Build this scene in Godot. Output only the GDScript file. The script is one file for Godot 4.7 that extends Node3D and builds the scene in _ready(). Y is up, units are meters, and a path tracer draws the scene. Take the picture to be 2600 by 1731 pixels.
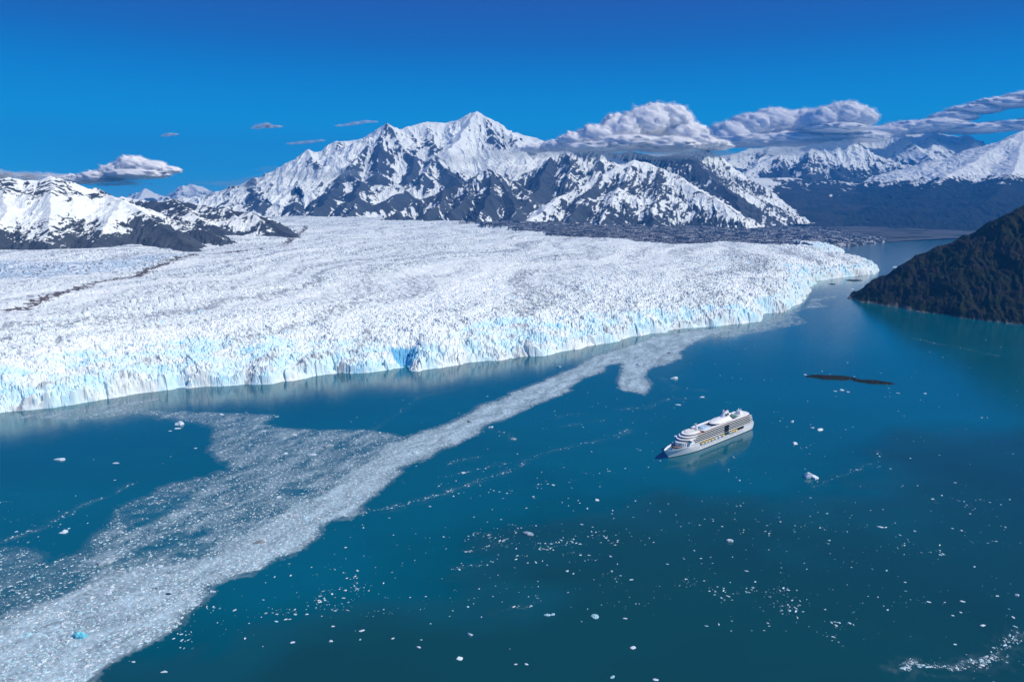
extends Node3D
# A glacier front in a fjord, seen from the air: sea, ice, mountains, a dark headland, drifting ice and a cruise ship. Metres, y up.

const EYE := Vector3(0, 505, 0)
const SUN_AZIMUTH := 104.0   # degrees clockwise from the view direction
const SUN_HEIGHT := 48.0

func _ready() -> void:
	var cam := Camera3D.new()
	cam.name = "camera"
	cam.fov = 51.36
	cam.near = 1.0
	cam.far = 90000.0
	add_child(cam)
	cam.position = EYE
	cam.rotation_degrees = Vector3(-11.02, 0, 0)
	cam.current = true
	var env := Environment.new()
	env.background_mode = Environment.BG_SKY
	env.tonemap_mode = Environment.TONE_MAPPER_LINEAR
	env.tonemap_exposure = 1.18
	env.sdfgi_enabled = true
	env.ssao_enabled = true
	env.ssil_enabled = true
	env.fog_enabled = true
	env.fog_density = 0.00003
	env.fog_light_color = Color(0.22, 0.64, 1.0)
	env.volumetric_fog_enabled = true
	env.volumetric_fog_density = 0.0
	var sky := Sky.new()
	var pano := PanoramaSkyMaterial.new()
	pano.panorama = sky_picture()
	sky.sky_material = pano
	env.sky = sky
	var we := WorldEnvironment.new()
	we.name = "environment"
	we.environment = env
	add_child(we)
	var sun := DirectionalLight3D.new()
	sun.name = "sun"
	sun.light_energy = 1.35
	sun.light_color = Color(1.0, 0.975, 0.92)
	sun.light_angular_distance = 0.5
	sun.shadow_enabled = true
	add_child(sun)
	var a := deg_to_rad(SUN_AZIMUTH)
	var e := deg_to_rad(SUN_HEIGHT)
	var to_sun := Vector3(sin(a) * cos(e), sin(e), -cos(a) * cos(e))
	sun.look_at_from_position(Vector3.ZERO, -to_sun, Vector3.UP)
	make_noises()
	build_sea()
	build_glacier()
	build_mountains()
	build_lowlands()
	build_clouds()
	build_islets()
	build_brash_ice()
	build_floes()
	build_ship()


func tag(o: Node, label: String, category := "", group := "", kind := "") -> Node:
	if label: o.set_meta("label", label)
	if category: o.set_meta("category", category)
	if group: o.set_meta("group", group)
	if kind: o.set_meta("kind", kind)
	return o


var taken := {}
func numbered(called: String) -> String:
	var n: int = taken.get(called, 0)
	taken[called] = n + 1
	return called if n == 0 else "%s_%03d" % [called, n]


func put(called: String, mesh: Mesh, m: Material, parent: Node = self) -> MeshInstance3D:
	var o := MeshInstance3D.new()
	o.name = numbered(called) if parent == self else called
	o.mesh = mesh
	o.material_override = m
	parent.add_child(o, true)
	return o


func mat(c: Color, rough := 0.8) -> StandardMaterial3D:   # c in linear values
	var m := StandardMaterial3D.new()
	m.albedo_color = c.linear_to_srgb()
	m.roughness = rough
	return m


func painted(rough := 0.9) -> StandardMaterial3D:          # colours come with the vertices
	var m := StandardMaterial3D.new()
	m.vertex_color_use_as_albedo = true
	m.roughness = rough
	m.metallic_specular = 0.25
	return m


func noise(kind: int, seed_: int, octaves := 4, freq := 1.0, fractal := FastNoiseLite.FRACTAL_FBM) -> FastNoiseLite:
	var n := FastNoiseLite.new()
	n.noise_type = kind
	n.seed = seed_
	n.frequency = freq
	n.fractal_type = fractal if octaves > 1 else FastNoiseLite.FRACTAL_NONE
	n.fractal_octaves = octaves
	return n


var fbm: FastNoiseLite
var fbm_b: FastNoiseLite
var rib_n: FastNoiseLite
var soft: FastNoiseLite
var crack: FastNoiseLite
var block: FastNoiseLite
func make_noises() -> void:
	fbm = noise(FastNoiseLite.TYPE_SIMPLEX_SMOOTH, 11, 4)
	fbm_b = noise(FastNoiseLite.TYPE_SIMPLEX_SMOOTH, 57, 3)
	rib_n = noise(FastNoiseLite.TYPE_SIMPLEX_SMOOTH, 5, 3, 1.0, FastNoiseLite.FRACTAL_RIDGED)
	soft = noise(FastNoiseLite.TYPE_SIMPLEX_SMOOTH, 23, 1)
	crack = noise(FastNoiseLite.TYPE_CELLULAR, 31, 1)
	crack.cellular_return_type = FastNoiseLite.RETURN_DISTANCE2_SUB
	crack.cellular_jitter = 1.0
	block = noise(FastNoiseLite.TYPE_CELLULAR, 31, 1)
	block.cellular_return_type = FastNoiseLite.RETURN_CELL_VALUE
	block.cellular_jitter = 1.0


# ---------------------------------------------------------------- sky: clear air all round
const AIR := [[0.0, Color8(96, 188, 236)], [2.5, Color8(30, 176, 236)], [6.0, Color8(0, 160, 226)], [9.0, Color8(4, 130, 204)], [12.0, Color8(24, 98, 176)], [16.0, Color8(40, 76, 158)], [30.0, Color8(36, 76, 156)], [90.0, Color8(30, 72, 148)]]

func air(deg: float) -> Color:
	for i in range(1, AIR.size()):
		if deg <= AIR[i][0]:
			return AIR[i - 1][1].lerp(AIR[i][1], clampf((deg - AIR[i - 1][0]) / (AIR[i][0] - AIR[i - 1][0]), 0, 1))
	return AIR[-1][1]


func sky_picture() -> ImageTexture:
	var im := Image.create(64, 2048, false, Image.FORMAT_RGB8)
	for y in 2048:
		var el := 90.0 - (y + 0.5) * 180.0 / 2048.0
		im.fill_rect(Rect2i(0, y, 64, 1), air(el) if el > 0.0 else Color8(26, 82, 120))
	return ImageTexture.create_from_image(im)


const RIDGES := {
	"left": [
		[0.62, 2600, [Vector3(-5580,716,-6600), Vector3(-5164,666,-6700), Vector3(-4722,705,-6700), Vector3(-4654,722,-6700), Vector3(-4487,706,-6750), Vector3(-4339,740,-6800), Vector3(-4277,720,-6850), Vector3(-4199,696,-6900), Vector3(-4101,628,-7000), Vector3(-4059,644,-7050), Vector3(-3936,580,-7050), Vector3(-3571,530,-6600)], 0, 400],
		[0.6, 2200, [Vector3(-3571,530,-6600), Vector3(-3362,474,-6350), Vector3(-3177,426,-6150), Vector3(-2862,343,-5800), Vector3(-2589,268,-5500), Vector3(-2375,192,-5250), Vector3(-2236,144,-5120)], 0.9, 260],
		[0.62, 2200, [Vector3(-4339,740,-6800), Vector3(-3992,589,-6300), Vector3(-3717,427,-5800), Vector3(-3443,291,-5300), Vector3(-3189,176,-4850)], 0, 400],
		[0.62, 2200, [Vector3(-4654,722,-6700), Vector3(-4293,489,-6100), Vector3(-3888,287,-5400), Vector3(-3574,173,-4900)], 0, 400],
		[0.6, 2000, [Vector3(-3571,530,-6600), Vector3(-3313,425,-6000), Vector3(-3134,312,-5500), Vector3(-2996,201,-5100)], 0, 400],
		[0.6, 2000, [Vector3(-5164,666,-6700), Vector3(-4418,369,-5600), Vector3(-3845,180,-4800)], 0, 400],
		[0.55, 1500, [Vector3(-3362,474,-6350), Vector3(-3141,353,-6300), Vector3(-2892,305,-6200), Vector3(-2604,279,-6000), Vector3(-2403,218,-5900), Vector3(-2209,137,-5800)], 0, 400],
	],
	"dark": [
		[0.6, 2200, [Vector3(-4500,575,-8200), Vector3(-4296,561,-8000), Vector3(-3928,513,-7900), Vector3(-3685,530,-7900), Vector3(-3488,501,-7800), Vector3(-3286,476,-7700), Vector3(-2991,441,-7500), Vector3(-2678,411,-7300), Vector3(-2363,332,-7000), Vector3(-2163,241,-6800), Vector3(-2026,213,-6600)], 0.5, 400],
		[0.5, 2200, [Vector3(-3685,530,-7900), Vector3(-3273,407,-7300), Vector3(-2913,308,-6900), Vector3(-2688,234,-6700)], 0, 400],
		[0.5, 2200, [Vector3(-2991,441,-7500), Vector3(-2684,333,-7100), Vector3(-2447,228,-6850), Vector3(-2325,154,-6700)], 0, 400],
		[0.5, 2200, [Vector3(-2678,411,-7300), Vector3(-2384,301,-6900), Vector3(-2179,202,-6600)], 0, 400],
	],
	"far": [
		[0.75, 9000, [Vector3(-20662,770,-33000), Vector3(-18363,928,-33000), Vector3(-17764,998,-33000), Vector3(-17141,1121,-33000), Vector3(-16591,1244,-33000), Vector3(-16280,1121,-33000), Vector3(-16183,1113,-33500), Vector3(-15849,988,-33500), Vector3(-15453,1130,-33500), Vector3(-15122,1379,-33500), Vector3(-14983,1308,-33500), Vector3(-14813,1379,-33500), Vector3(-14425,1237,-33500), Vector3(-13971,1006,-33500), Vector3(-13326,814,-34000), Vector3(-11113,687,-34000)], 0, 400],
		[0.8, 9000, [Vector3(-16591,1244,-33000), Vector3(-15852,886,-31000), Vector3(-15266,663,-29500)], 0, 400],
		[0.8, 9000, [Vector3(-15122,1379,-33500), Vector3(-14244,952,-31000), Vector3(-13659,663,-29500)], 0, 400],
		[0.8, 9000, [Vector3(-14813,1379,-33500), Vector3(-13489,919,-31000), Vector3(-12776,663,-29500)], 0, 400],
	],
	"main": [
		[0.72, 8050, [Vector3(-8597,536,-19000), Vector3(-8226,682,-19500), Vector3(-7984,796,-19500), Vector3(-7495,952,-19500), Vector3(-6930,1158,-19500), Vector3(-6514,1283,-19800), Vector3(-6492,1323,-20000), Vector3(-6106,1617,-20000), Vector3(-5540,1909,-20000), Vector3(-5338,1860,-20200), Vector3(-5153,2022,-20400), Vector3(-4884,2189,-20500), Vector3(-4240,2270,-20700), Vector3(-3784,2486,-20500), Vector3(-3469,2655,-20300), Vector3(-3316,2559,-20600), Vector3(-3257,2499,-21200), Vector3(-2988,2671,-21500), Vector3(-2514,2836,-21800), Vector3(-1856,2880,-22000), Vector3(-1455,3015,-22000), Vector3(-1289,3105,-22000), Vector3(-1054,3150,-22000), Vector3(-821,3015,-22000), Vector3(-458,2857,-22000), Vector3(-178,2685,-22200), Vector3(145,2621,-22500), Vector3(724,2459,-22500), Vector3(1197,2303,-22300), Vector3(1656,2073,-22000), Vector3(2317,1835,-21500), Vector3(3559,1751,-22000), Vector3(4748,1705,-22000), Vector3(6534,1613,-22000)], 0.108, 216],
		[0.85, 5750, [Vector3(-3469,2655,-20300), Vector3(-3089,2189,-19400), Vector3(-2744,1871,-18900), Vector3(-2472,1650,-18500), Vector3(-2423,1355,-17800), Vector3(-2532,1092,-17000)], 0.99, 302.4],
		[0.85, 5750, [Vector3(-3469,2655,-20300), Vector3(-3346,2152,-19200), Vector3(-3269,1761,-18300), Vector3(-3176,1381,-17400), Vector3(-3130,1032,-16500)], 0.9, 302.4],
		[0.8, 5750, [Vector3(-3784,2486,-20500), Vector3(-3793,1796,-18800), Vector3(-3896,1391,-17600), Vector3(-3863,1032,-16500), Vector3(-3737,689,-15000), Vector3(-3669,410,-13600), Vector3(-3508,236,-12200)], 0.9, 345.6],
		[0.8, 5750, [Vector3(-3896,1391,-17600), Vector3(-3489,1025,-16300), Vector3(-3263,792,-15400), Vector3(-3162,468,-13800), Vector3(-3081,299,-12800)], 0.99, 324],
		[0.8, 5750, [Vector3(-5540,1909,-20000), Vector3(-5124,1561,-19000), Vector3(-4795,1378,-18300)], 0.72, 324],
		[0.8, 5750, [Vector3(-4884,2189,-20500), Vector3(-4617,1766,-19400), Vector3(-4537,1490,-18600)], 0.81, 360],
		[0.8, 5750, [Vector3(-1054,3150,-22000), Vector3(-1316,2497,-20500), Vector3(-1465,2097,-19500), Vector3(-1618,1845,-18800)], 0.54, 252],
		[0.8, 5750, [Vector3(-821,3015,-22000), Vector3(-552,2400,-20600), Vector3(-370,2011,-19700)], 0.81, 288],
		[0.8, 5750, [Vector3(-458,2857,-22000), Vector3(0,2272,-20600), Vector3(213,1937,-19800)], 0.72, 288],
		[0.8, 5750, [Vector3(-2514,2836,-21800), Vector3(-2339,2418,-20800), Vector3(-2095,1996,-19500), Vector3(-1943,1685,-18600), Vector3(-2042,1182,-17000), Vector3(-2078,939,-16300)], 0.72, 273.6],
		[0.85, 5750, [Vector3(-1943,1685,-18600), Vector3(-1497,1240,-17300), Vector3(-1193,965,-16300), Vector3(-1011,794,-15500)], 1.17, 468],
		[0.75, 5750, [Vector3(-6514,1283,-19800), Vector3(-5666,937,-18000), Vector3(-4982,708,-16500), Vector3(-4425,465,-14800), Vector3(-4015,323,-13600)], 0.81, 396],
		[0.7, 5750, [Vector3(-6930,1158,-19500), Vector3(-6010,732,-17000), Vector3(-5279,465,-15000)], 0.81, 288],
		[0.7, 5750, [Vector3(-7495,952,-19500), Vector3(-6860,645,-17500), Vector3(-6658,505,-16500)], 0.63, 288],
		[0.8, 4600, [Vector3(-2119,785,-15000), Vector3(-2319,619,-14200), Vector3(-2503,505,-13500), Vector3(-2845,470,-13200), Vector3(-2860,302,-12600), Vector3(-2827,215,-12000)], 0.9, 302.4],
		[0.8, 4600, [Vector3(-2988,2671,-21500), Vector3(-2734,2276,-20400), Vector3(-2507,1953,-19600)], 0.54, 216],
	],
	"mid": [
		[0.72, 12000, [Vector3(-2160,249,-11600), Vector3(-1952,339,-11900), Vector3(-1609,531,-12300), Vector3(-1173,735,-12700), Vector3(-710,916,-13100), Vector3(-557,1031,-13200), Vector3(-450,1086,-13200), Vector3(-272,996,-13200), Vector3(-73,954,-13400), Vector3(72,835,-13200), Vector3(230,649,-12800), Vector3(304,538,-12400)], 0.55, 252],
		[0.8, 9000, [Vector3(-450,1086,-13200), Vector3(-369,840,-12600), Vector3(-363,600,-11900), Vector3(-463,384,-11300), Vector3(-537,265,-10900)], 0.8, 252],
		[0.8, 9000, [Vector3(-272,996,-13200), Vector3(-67,669,-12300), Vector3(63,412,-11600), Vector3(0,263,-11000)], 0.9, 252],
		[0.8, 9000, [Vector3(-1173,735,-12700), Vector3(-1168,505,-11900), Vector3(-1329,323,-11300)], 0.7, 216],
		[0.8, 9000, [Vector3(-710,916,-13100), Vector3(-797,603,-12200), Vector3(-935,352,-11400)], 0.6, 216],
		[0.8, 12000, [Vector3(0,853,-14500), Vector3(365,1102,-15000), Vector3(575,1270,-15200), Vector3(805,1442,-15400), Vector3(1175,1576,-15600), Vector3(1511,1552,-15600), Vector3(1954,1631,-15800), Vector3(2211,1549,-15800), Vector3(2583,1603,-16000), Vector3(2929,1545,-16000), Vector3(3317,1507,-16200), Vector3(3883,1622,-16400), Vector3(4517,1702,-16800)], 0.5, 288],
		[0.85, 9000, [Vector3(805,1442,-15400), Vector3(619,1075,-14300), Vector3(448,767,-13300), Vector3(211,460,-12100), Vector3(-60,239,-11000)], 1.3, 432],
		[0.85, 9000, [Vector3(1175,1576,-15600), Vector3(1183,1240,-14600), Vector3(1047,945,-13800)], 0.5, 216],
		[0.85, 9000, [Vector3(1954,1631,-15800), Vector3(1821,1339,-15000), Vector3(1635,1117,-14400)], 0.5, 216],
		[0.62, 10500, [Vector3(269,265,-10900), Vector3(633,480,-11600), Vector3(804,588,-11900), Vector3(1131,789,-12400), Vector3(1587,968,-12800), Vector3(1911,1130,-13100), Vector3(2230,1265,-13300), Vector3(2426,1223,-13300), Vector3(2654,1114,-13200), Vector3(2857,995,-13000), Vector3(3102,785,-12500), Vector3(3226,633,-12000), Vector3(3325,474,-11500), Vector3(3340,326,-11100)], -0.35, 216],
		[0.66, 9000, [Vector3(2230,1265,-13300), Vector3(1963,937,-12500), Vector3(1656,599,-11700), Vector3(1360,267,-10800)], 0.2, 180],
		[0.66, 9000, [Vector3(2654,1114,-13200), Vector3(2453,733,-12200), Vector3(2222,414,-11300), Vector3(2081,246,-10700)], 0.5, 216],
		[0.66, 9000, [Vector3(1587,968,-12800), Vector3(1156,600,-11800), Vector3(836,265,-10900)], 0.6, 288],
		[0.7, 10500, [Vector3(3317,1507,-16200), Vector3(3672,1521,-15500), Vector3(3720,1328,-14800), Vector3(3796,1142,-14300), Vector3(3892,812,-13400), Vector3(3935,593,-12700), Vector3(3801,409,-12000), Vector3(3678,252,-11500)], 1.2, 504],
	],
	"rightback": [
		[0.7, 6750, [Vector3(4410,2553,-31500), Vector3(6460,2486,-30000), Vector3(7727,2208,-29250), Vector3(9045,2455,-30000), Vector3(9919,2728,-30750), Vector3(10905,2824,-30750), Vector3(11896,2824,-30750), Vector3(13754,3111,-30750), Vector3(14408,3175,-30750), Vector3(15043,3079,-30750), Vector3(15485,3286,-30750), Vector3(15864,3286,-30750), Vector3(16241,3461,-30750), Vector3(16536,3318,-30750), Vector3(17057,3366,-30750), Vector3(17451,3524,-30750), Vector3(17893,3397,-30750), Vector3(18437,3254,-30750), Vector3(19212,3565,-31500), Vector3(19922,3549,-31500), Vector3(20404,3468,-31500), Vector3(20672,3354,-31500), Vector3(21110,3484,-31500), Vector3(21634,3598,-31500), Vector3(22218,3760,-31500), Vector3(23545,3889,-31500)], 0, 400],
		[0.75, 6000, [Vector3(16241,3461,-30750), Vector3(15362,2555,-27750), Vector3(14855,1923,-25500), Vector3(14363,1449,-23700)], 0, 400],
		[0.75, 6000, [Vector3(17451,3524,-30750), Vector3(16368,2802,-28500), Vector3(15398,2359,-27000), Vector3(14492,1774,-25200)], 0, 400],
		[0.75, 6000, [Vector3(19212,3565,-31500), Vector3(18057,2758,-28500), Vector3(17391,2268,-26700)], 0, 400],
		[0.75, 6000, [Vector3(9045,2455,-30000), Vector3(7881,1723,-27000), Vector3(6987,1397,-25800)], 0, 400],
		[0.75, 6000, [Vector3(10905,2824,-30750), Vector3(9680,2164,-28500), Vector3(8591,1639,-26700)], 0, 400],
	],
	"rightmid": [
		[0.62, 9600, [Vector3(6417,791,-21450), Vector3(7026,1187,-22500), Vector3(8021,1736,-23700), Vector3(8871,2072,-24300), Vector3(9655,2284,-24600), Vector3(10179,2462,-24750), Vector3(10692,2512,-24900), Vector3(11418,2667,-25200), Vector3(11917,2279,-24900), Vector3(12315,1920,-24300), Vector3(12648,1560,-23400), Vector3(12925,1223,-22500), Vector3(13104,1026,-21750)], -0.5, 500],
		[0.66, 8400, [Vector3(10179,2462,-24750), Vector3(9962,1937,-23550), Vector3(9912,1520,-22500), Vector3(9881,1190,-21450), Vector3(9765,943,-20550)], 0.5, 500],
		[0.66, 8400, [Vector3(8871,2072,-24300), Vector3(8442,1533,-22800), Vector3(7973,1072,-21300), Vector3(7710,775,-20250)], 0.8, 500],
		[0.66, 8400, [Vector3(11917,2279,-24900), Vector3(11413,1540,-22950), Vector3(11093,1072,-21300)], 0.5, 400],
		[0.66, 8400, [Vector3(10179,2462,-24750), Vector3(9285,1781,-22950), Vector3(8773,1185,-21300), Vector3(8468,827,-20100)], 0.5, 400],
	],
	"rightslope": [
		[0.45, 13920, [Vector3(9434,710,-16675), Vector3(10700,1150,-17835), Vector3(11723,1476,-18705), Vector3(12747,1818,-19575), Vector3(13719,2215,-20300), Vector3(14429,2466,-20735), Vector3(16024,2921,-21460), Vector3(17926,3286,-21750)], 0, 400],
		[0.45, 13920, [Vector3(14429,2466,-20735), Vector3(12901,1634,-18560), Vector3(11380,1081,-16675), Vector3(9824,624,-14790)], 0, 400],
		[0.45, 13920, [Vector3(16024,2921,-21460), Vector3(13869,1607,-18125), Vector3(11439,627,-15225)], 0, 400],
	],
	"hill": [
		[0.74, 30000, [Vector3(2002,13,-3720), Vector3(2007,59,-3700), Vector3(2020,124,-3690), Vector3(2092,202,-3710), Vector3(2225,277,-3720), Vector3(2355,326,-3720), Vector3(2400,351,-3700), Vector3(2478,427,-3650), Vector3(2555,482,-3600), Vector3(2700,571,-3550), Vector3(2932,663,-3500)], 0, 400],
	],
}
const GLACIER_FRONT := [Vector2(-1534,-1557), Vector2(-1364,-1626), Vector2(-1260,-1678), Vector2(-1190,-1695), Vector2(-1108,-1766), Vector2(-995,-1851), Vector2(-913,-1905), Vector2(-714,-1953), Vector2(-586,-2031), Vector2(-436,-2111), Vector2(-368,-2153), Vector2(-322,-2159), Vector2(-290,-2116), Vector2(-238,-2132), Vector2(-201,-2159), Vector2(-67,-2254), Vector2(69,-2333), Vector2(167,-2371), Vector2(303,-2522), Vector2(431,-2628), Vector2(550,-2735), Vector2(759,-2887), Vector2(916,-2955), Vector2(1009,-2985), Vector2(1066,-3026), Vector2(1124,-3144), Vector2(1171,-3247), Vector2(1276,-3283), Vector2(1412,-3489), Vector2(1588,-3800), Vector2(1730,-4132), Vector2(1785,-4290), Vector2(1840,-4352), Vector2(1924,-4459), Vector2(2011,-4643), Vector2(2197,-4816), Vector2(2406,-4974), Vector2(2615,-5114), Vector2(2772,-5355), Vector2(2934,-5762), Vector2(2873,-6028), Vector2(2809,-6276), Vector2(2878,-6499), Vector2(3072,-6839), Vector2(3279,-7104), Vector2(3461,-7449), Vector2(3740,-8106), Vector2(3815,-8251), Vector2(4279,-8719), Vector2(4691,-9151), Vector2(5008,-9529), Vector2(5371,-10269), Vector2(5320,-10623)]
const MEDIAL_DEBRIS := [Vector2(-1920,-2512), Vector2(-1849,-2660), Vector2(-1872,-2860), Vector2(-1851,-3013), Vector2(-1933,-3437), Vector2(-2049,-4012), Vector2(-2062,-4326), Vector2(-2121,-4918), Vector2(-1968,-5089), Vector2(-1781,-5377), Vector2(-1958,-6292), Vector2(-2295,-7909), Vector2(-2748,-9592)]
const DEBRIS_SIDE := [Vector2(-684,-10408), Vector2(-50,-9107), Vector2(523,-7934), Vector2(1082,-7291), Vector2(1510,-6759), Vector2(1935,-6475), Vector2(2378,-6632), Vector2(3181,-7596), Vector2(3369,-7541), Vector2(4026,-8106), Vector2(5463,-9628), Vector2(6588,-11987), Vector2(7794,-16735), Vector2(5196,-15830), Vector2(1266,-11566)]
const BARE_ICE := [Vector2(-3271,-4155), Vector2(-2970,-4323), Vector2(-2670,-4382), Vector2(-2210,-4537), Vector2(-2082,-4705), Vector2(-2033,-4266), Vector2(-2105,-3910), Vector2(-2231,-3615), Vector2(-2373,-3437), Vector2(-2646,-3345)]
const SEA_TONE_LINE := [Vector2(-817,-583), Vector2(-423,-678), Vector2(-322,-771), Vector2(-187,-879), Vector2(0,-992), Vector2(259,-1088), Vector2(568,-1203), Vector2(1070,-1411), Vector2(1794,-1633)]
const COVE := Vector2(-329, -2175)
const GRAVEL := [Vector3(5169,38,-12381), Vector3(6183,53,-13740), Vector3(7624,64,-14631), Vector3(10017,71,-15223), Vector3(12865,76,-15645), Vector3(10965,30,-11736), Vector3(8847,27,-11496), Vector3(6691,15,-10428), Vector3(5815,10,-9964), Vector3(4972,4,-9459), Vector3(4369,3,-9008), Vector3(3994,5,-9540)]
const WISPS := [
	[Vector3(-5094, 1075, -16500), Vector3(2383, 220, 1430), 4],
	[Vector3(-4374, 1162, -16500), Vector3(2383, 238, 1430), 3],
	[Vector3(-1630, 1569, -17800), Vector3(1384, 395, 830), 0],
	[Vector3(-943, 1514, -17500), Vector3(2138, 252, 1283), 0],
	[Vector3(0, 1712, -18000), Vector3(2200, 280, 1320), 6],
	[Vector3(670, 1727, -17800), Vector3(1977, 276, 1186), 5],
	[Vector3(-6267, 943, -17500), Vector3(2138, 155, 1283), 2],
	[Vector3(1414, 1469, -14600), Vector3(1946, 259, 1168), 0],
	[Vector3(2357, 1484, -14600), Vector3(2271, 259, 1362), 0],
	[Vector3(3346, 1467, -14800), Vector3(2137, 246, 1282), 0],
	[Vector3(981, 1556, -15200), Vector3(1520, 236, 912), 0],
	[Vector3(4090, 1524, -15200), Vector3(1520, 219, 912), 0],
	[Vector3(-12490, 848, -28000), Vector3(2800, 311, 1680), 0],
	[Vector3(5274, 1679, -17500), Vector3(3111, 233, 1866), 0],
	[Vector3(7337, 1935, -19500), Vector3(3466, 260, 2080), 0],
]
const CLOUDS := [
	["bright white cumulus cloud sitting on the ridges right of the main summit", [[3588, 2292, -16800, 578, 410], [3015, 2220, -16600, 608, 424], [3892, 1998, -16700, 556, 334], [2473, 2039, -16500, 568, 366], [1934, 1911, -16400, 546, 309], [1408, 1809, -16400, 473, 236], [975, 1732, -16500, 385, 165], [2578, 1744, -16000, 800, 213], [3352, 1711, -16000, 800, 213], [1806, 1661, -16000, 711, 160], [4138, 1792, -16400, 473, 218], [3288, 2441, -16900, 394, 300], [2320, 2230, -16700, 334, 259], [4603, 1772, -16800, 466, 168], [535, 1687, -16600, 368, 119]]],
	["grey-white cloud over the side valley, right of the cumulus", [[7809, 2874, -26500, 883, 500], [8741, 3177, -26800, 923, 536], [9666, 3294, -27000, 990, 540], [10531, 3294, -27000, 900, 540], [8373, 2600, -26000, 1300, 288], [9904, 2654, -26000, 1444, 317], [7340, 2625, -26300, 672, 292], [9610, 3577, -27300, 758, 364], [10874, 2735, -26000, 1155, 288], [12128, 2735, -26000, 1155, 260], [7041, 2804, -26800, 744, 327]]],
	["grey cloud with a dark flat base, right of the side valley", [[10626, 3238, -25200, 784, 476], [11285, 3393, -25200, 756, 504], [11899, 3289, -25200, 588, 448], [10965, 2959, -25000, 1111, 222], [10274, 3119, -25300, 562, 337]]],
	["long pale cloud layer above the mountains at the right", [[14595, 3202, -29000, 1127, 290], [15666, 3352, -29000, 1127, 322], [16742, 3441, -29000, 1224, 322], [17622, 3825, -29500, 983, 262], [18375, 4096, -29500, 1081, 245], [19442, 4337, -29500, 1245, 278], [20667, 4547, -29500, 1311, 327], [18152, 3322, -29000, 1450, 241], [19687, 3441, -29000, 1450, 241], [13747, 3008, -28500, 950, 253], [21366, 3620, -29000, 1450, 322]]],
	["white cloud behind the left mountain, over the far peaks", [[-7034, 1184, -13500, 345, 180], [-6711, 1128, -13500, 360, 150], [-7303, 1056, -13500, 375, 165], [-6351, 1085, -13500, 225, 90], [-7622, 953, -13400, 416, 134], [-8063, 911, -13400, 416, 111], [-6876, 999, -13300, 591, 118], [-7358, 866, -13300, 517, 88]]],
	["thin pale cloud along the crest of the left mountain", [[-6124, 823, -9500, 316, 58], [-6483, 833, -9500, 316, 58], [-6892, 853, -9500, 369, 73]]],
	["tiny white cloud alone in the sky left of the massif", [[-6756, 2540, -20000, 222, 66], [-6543, 2530, -20000, 155, 44], [-6951, 2499, -20000, 133, 44], [-6667, 2592, -20000, 111, 44], [-6360, 2540, -20000, 133, 27]]],
	["faint small cloud in the sky above the left cloud", [[-9320, 2324, -20000, 133, 44], [-9451, 2293, -20000, 100, 33], [-9169, 2334, -20000, 88, 27]]],
	["thin streak of cloud left of the pointed summit", [[-5099, 2893, -23000, 178, 38], [-4852, 2940, -23000, 204, 44], [-4543, 2987, -23000, 204, 38], [-5383, 2869, -23000, 153, 31], [-4297, 2987, -23000, 115, 25]]],
	["thin streak of cloud over the massif's left shoulder", [[-6892, 2427, -24000, 240, 46], [-6594, 2464, -24000, 213, 40], [-6283, 2501, -24000, 160, 33], [-7216, 2402, -24000, 160, 40]]],
]
const PACK := [Vector2(-443, -659), Vector2(-457, -691), Vector2(-449, -710), Vector2(-436, -731), Vector2(-425, -752), Vector2(-408, -784), Vector2(-406, -819), Vector2(-399, -851), Vector2(-411, -874), Vector2(-390, -892), Vector2(-362, -916), Vector2(-344, -940), Vector2(-321, -968), Vector2(-310, -996), Vector2(-303, -1013), Vector2(-298, -1028), Vector2(-310, -1065), Vector2(-274, -1087), Vector2(-255, -1105), Vector2(-255, -1146), Vector2(-243, -1185), Vector2(-225, -1234), Vector2(-220, -1271), Vector2(-216, -1308), Vector2(-180, -1351), Vector2(-133, -1431), Vector2(-72, -1520), Vector2(-68, -1569), Vector2(-13, -1633), Vector2(44, -1723), Vector2(157, -1880), Vector2(171, -1953), Vector2(209, -2031), Vector2(276, -2096), Vector2(294, -2186), Vector2(348, -2225), Vector2(341, -2122), Vector2(305, -1975), Vector2(303, -1888), Vector2(359, -1847), Vector2(392, -1944), Vector2(393, -2056), Vector2(433, -2159), Vector2(499, -2214), Vector2(561, -2296), Vector2(577, -2404), Vector2(643, -2522), Vector2(760, -2701), Vector2(913, -2859), Vector2(742, -2823), Vector2(537, -2668), Vector2(425, -2501), Vector2(283, -2327), Vector2(202, -2170), Vector2(144, -2066), Vector2(64, -1953), Vector2(3, -1863), Vector2(-25, -1796), Vector2(-88, -1723), Vector2(-96, -1675), Vector2(-146, -1580), Vector2(-188, -1540), Vector2(-226, -1485), Vector2(-262, -1423), Vector2(-280, -1351), Vector2(-294, -1293), Vector2(-321, -1221), Vector2(-346, -1150), Vector2(-396, -1071), Vector2(-417, -995), Vector2(-443, -944), Vector2(-486, -926), Vector2(-534, -922), Vector2(-575, -888), Vector2(-583, -848), Vector2(-605, -828), Vector2(-625, -807), Vector2(-647, -788), Vector2(-738, -698), Vector2(-703, -659)]
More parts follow.
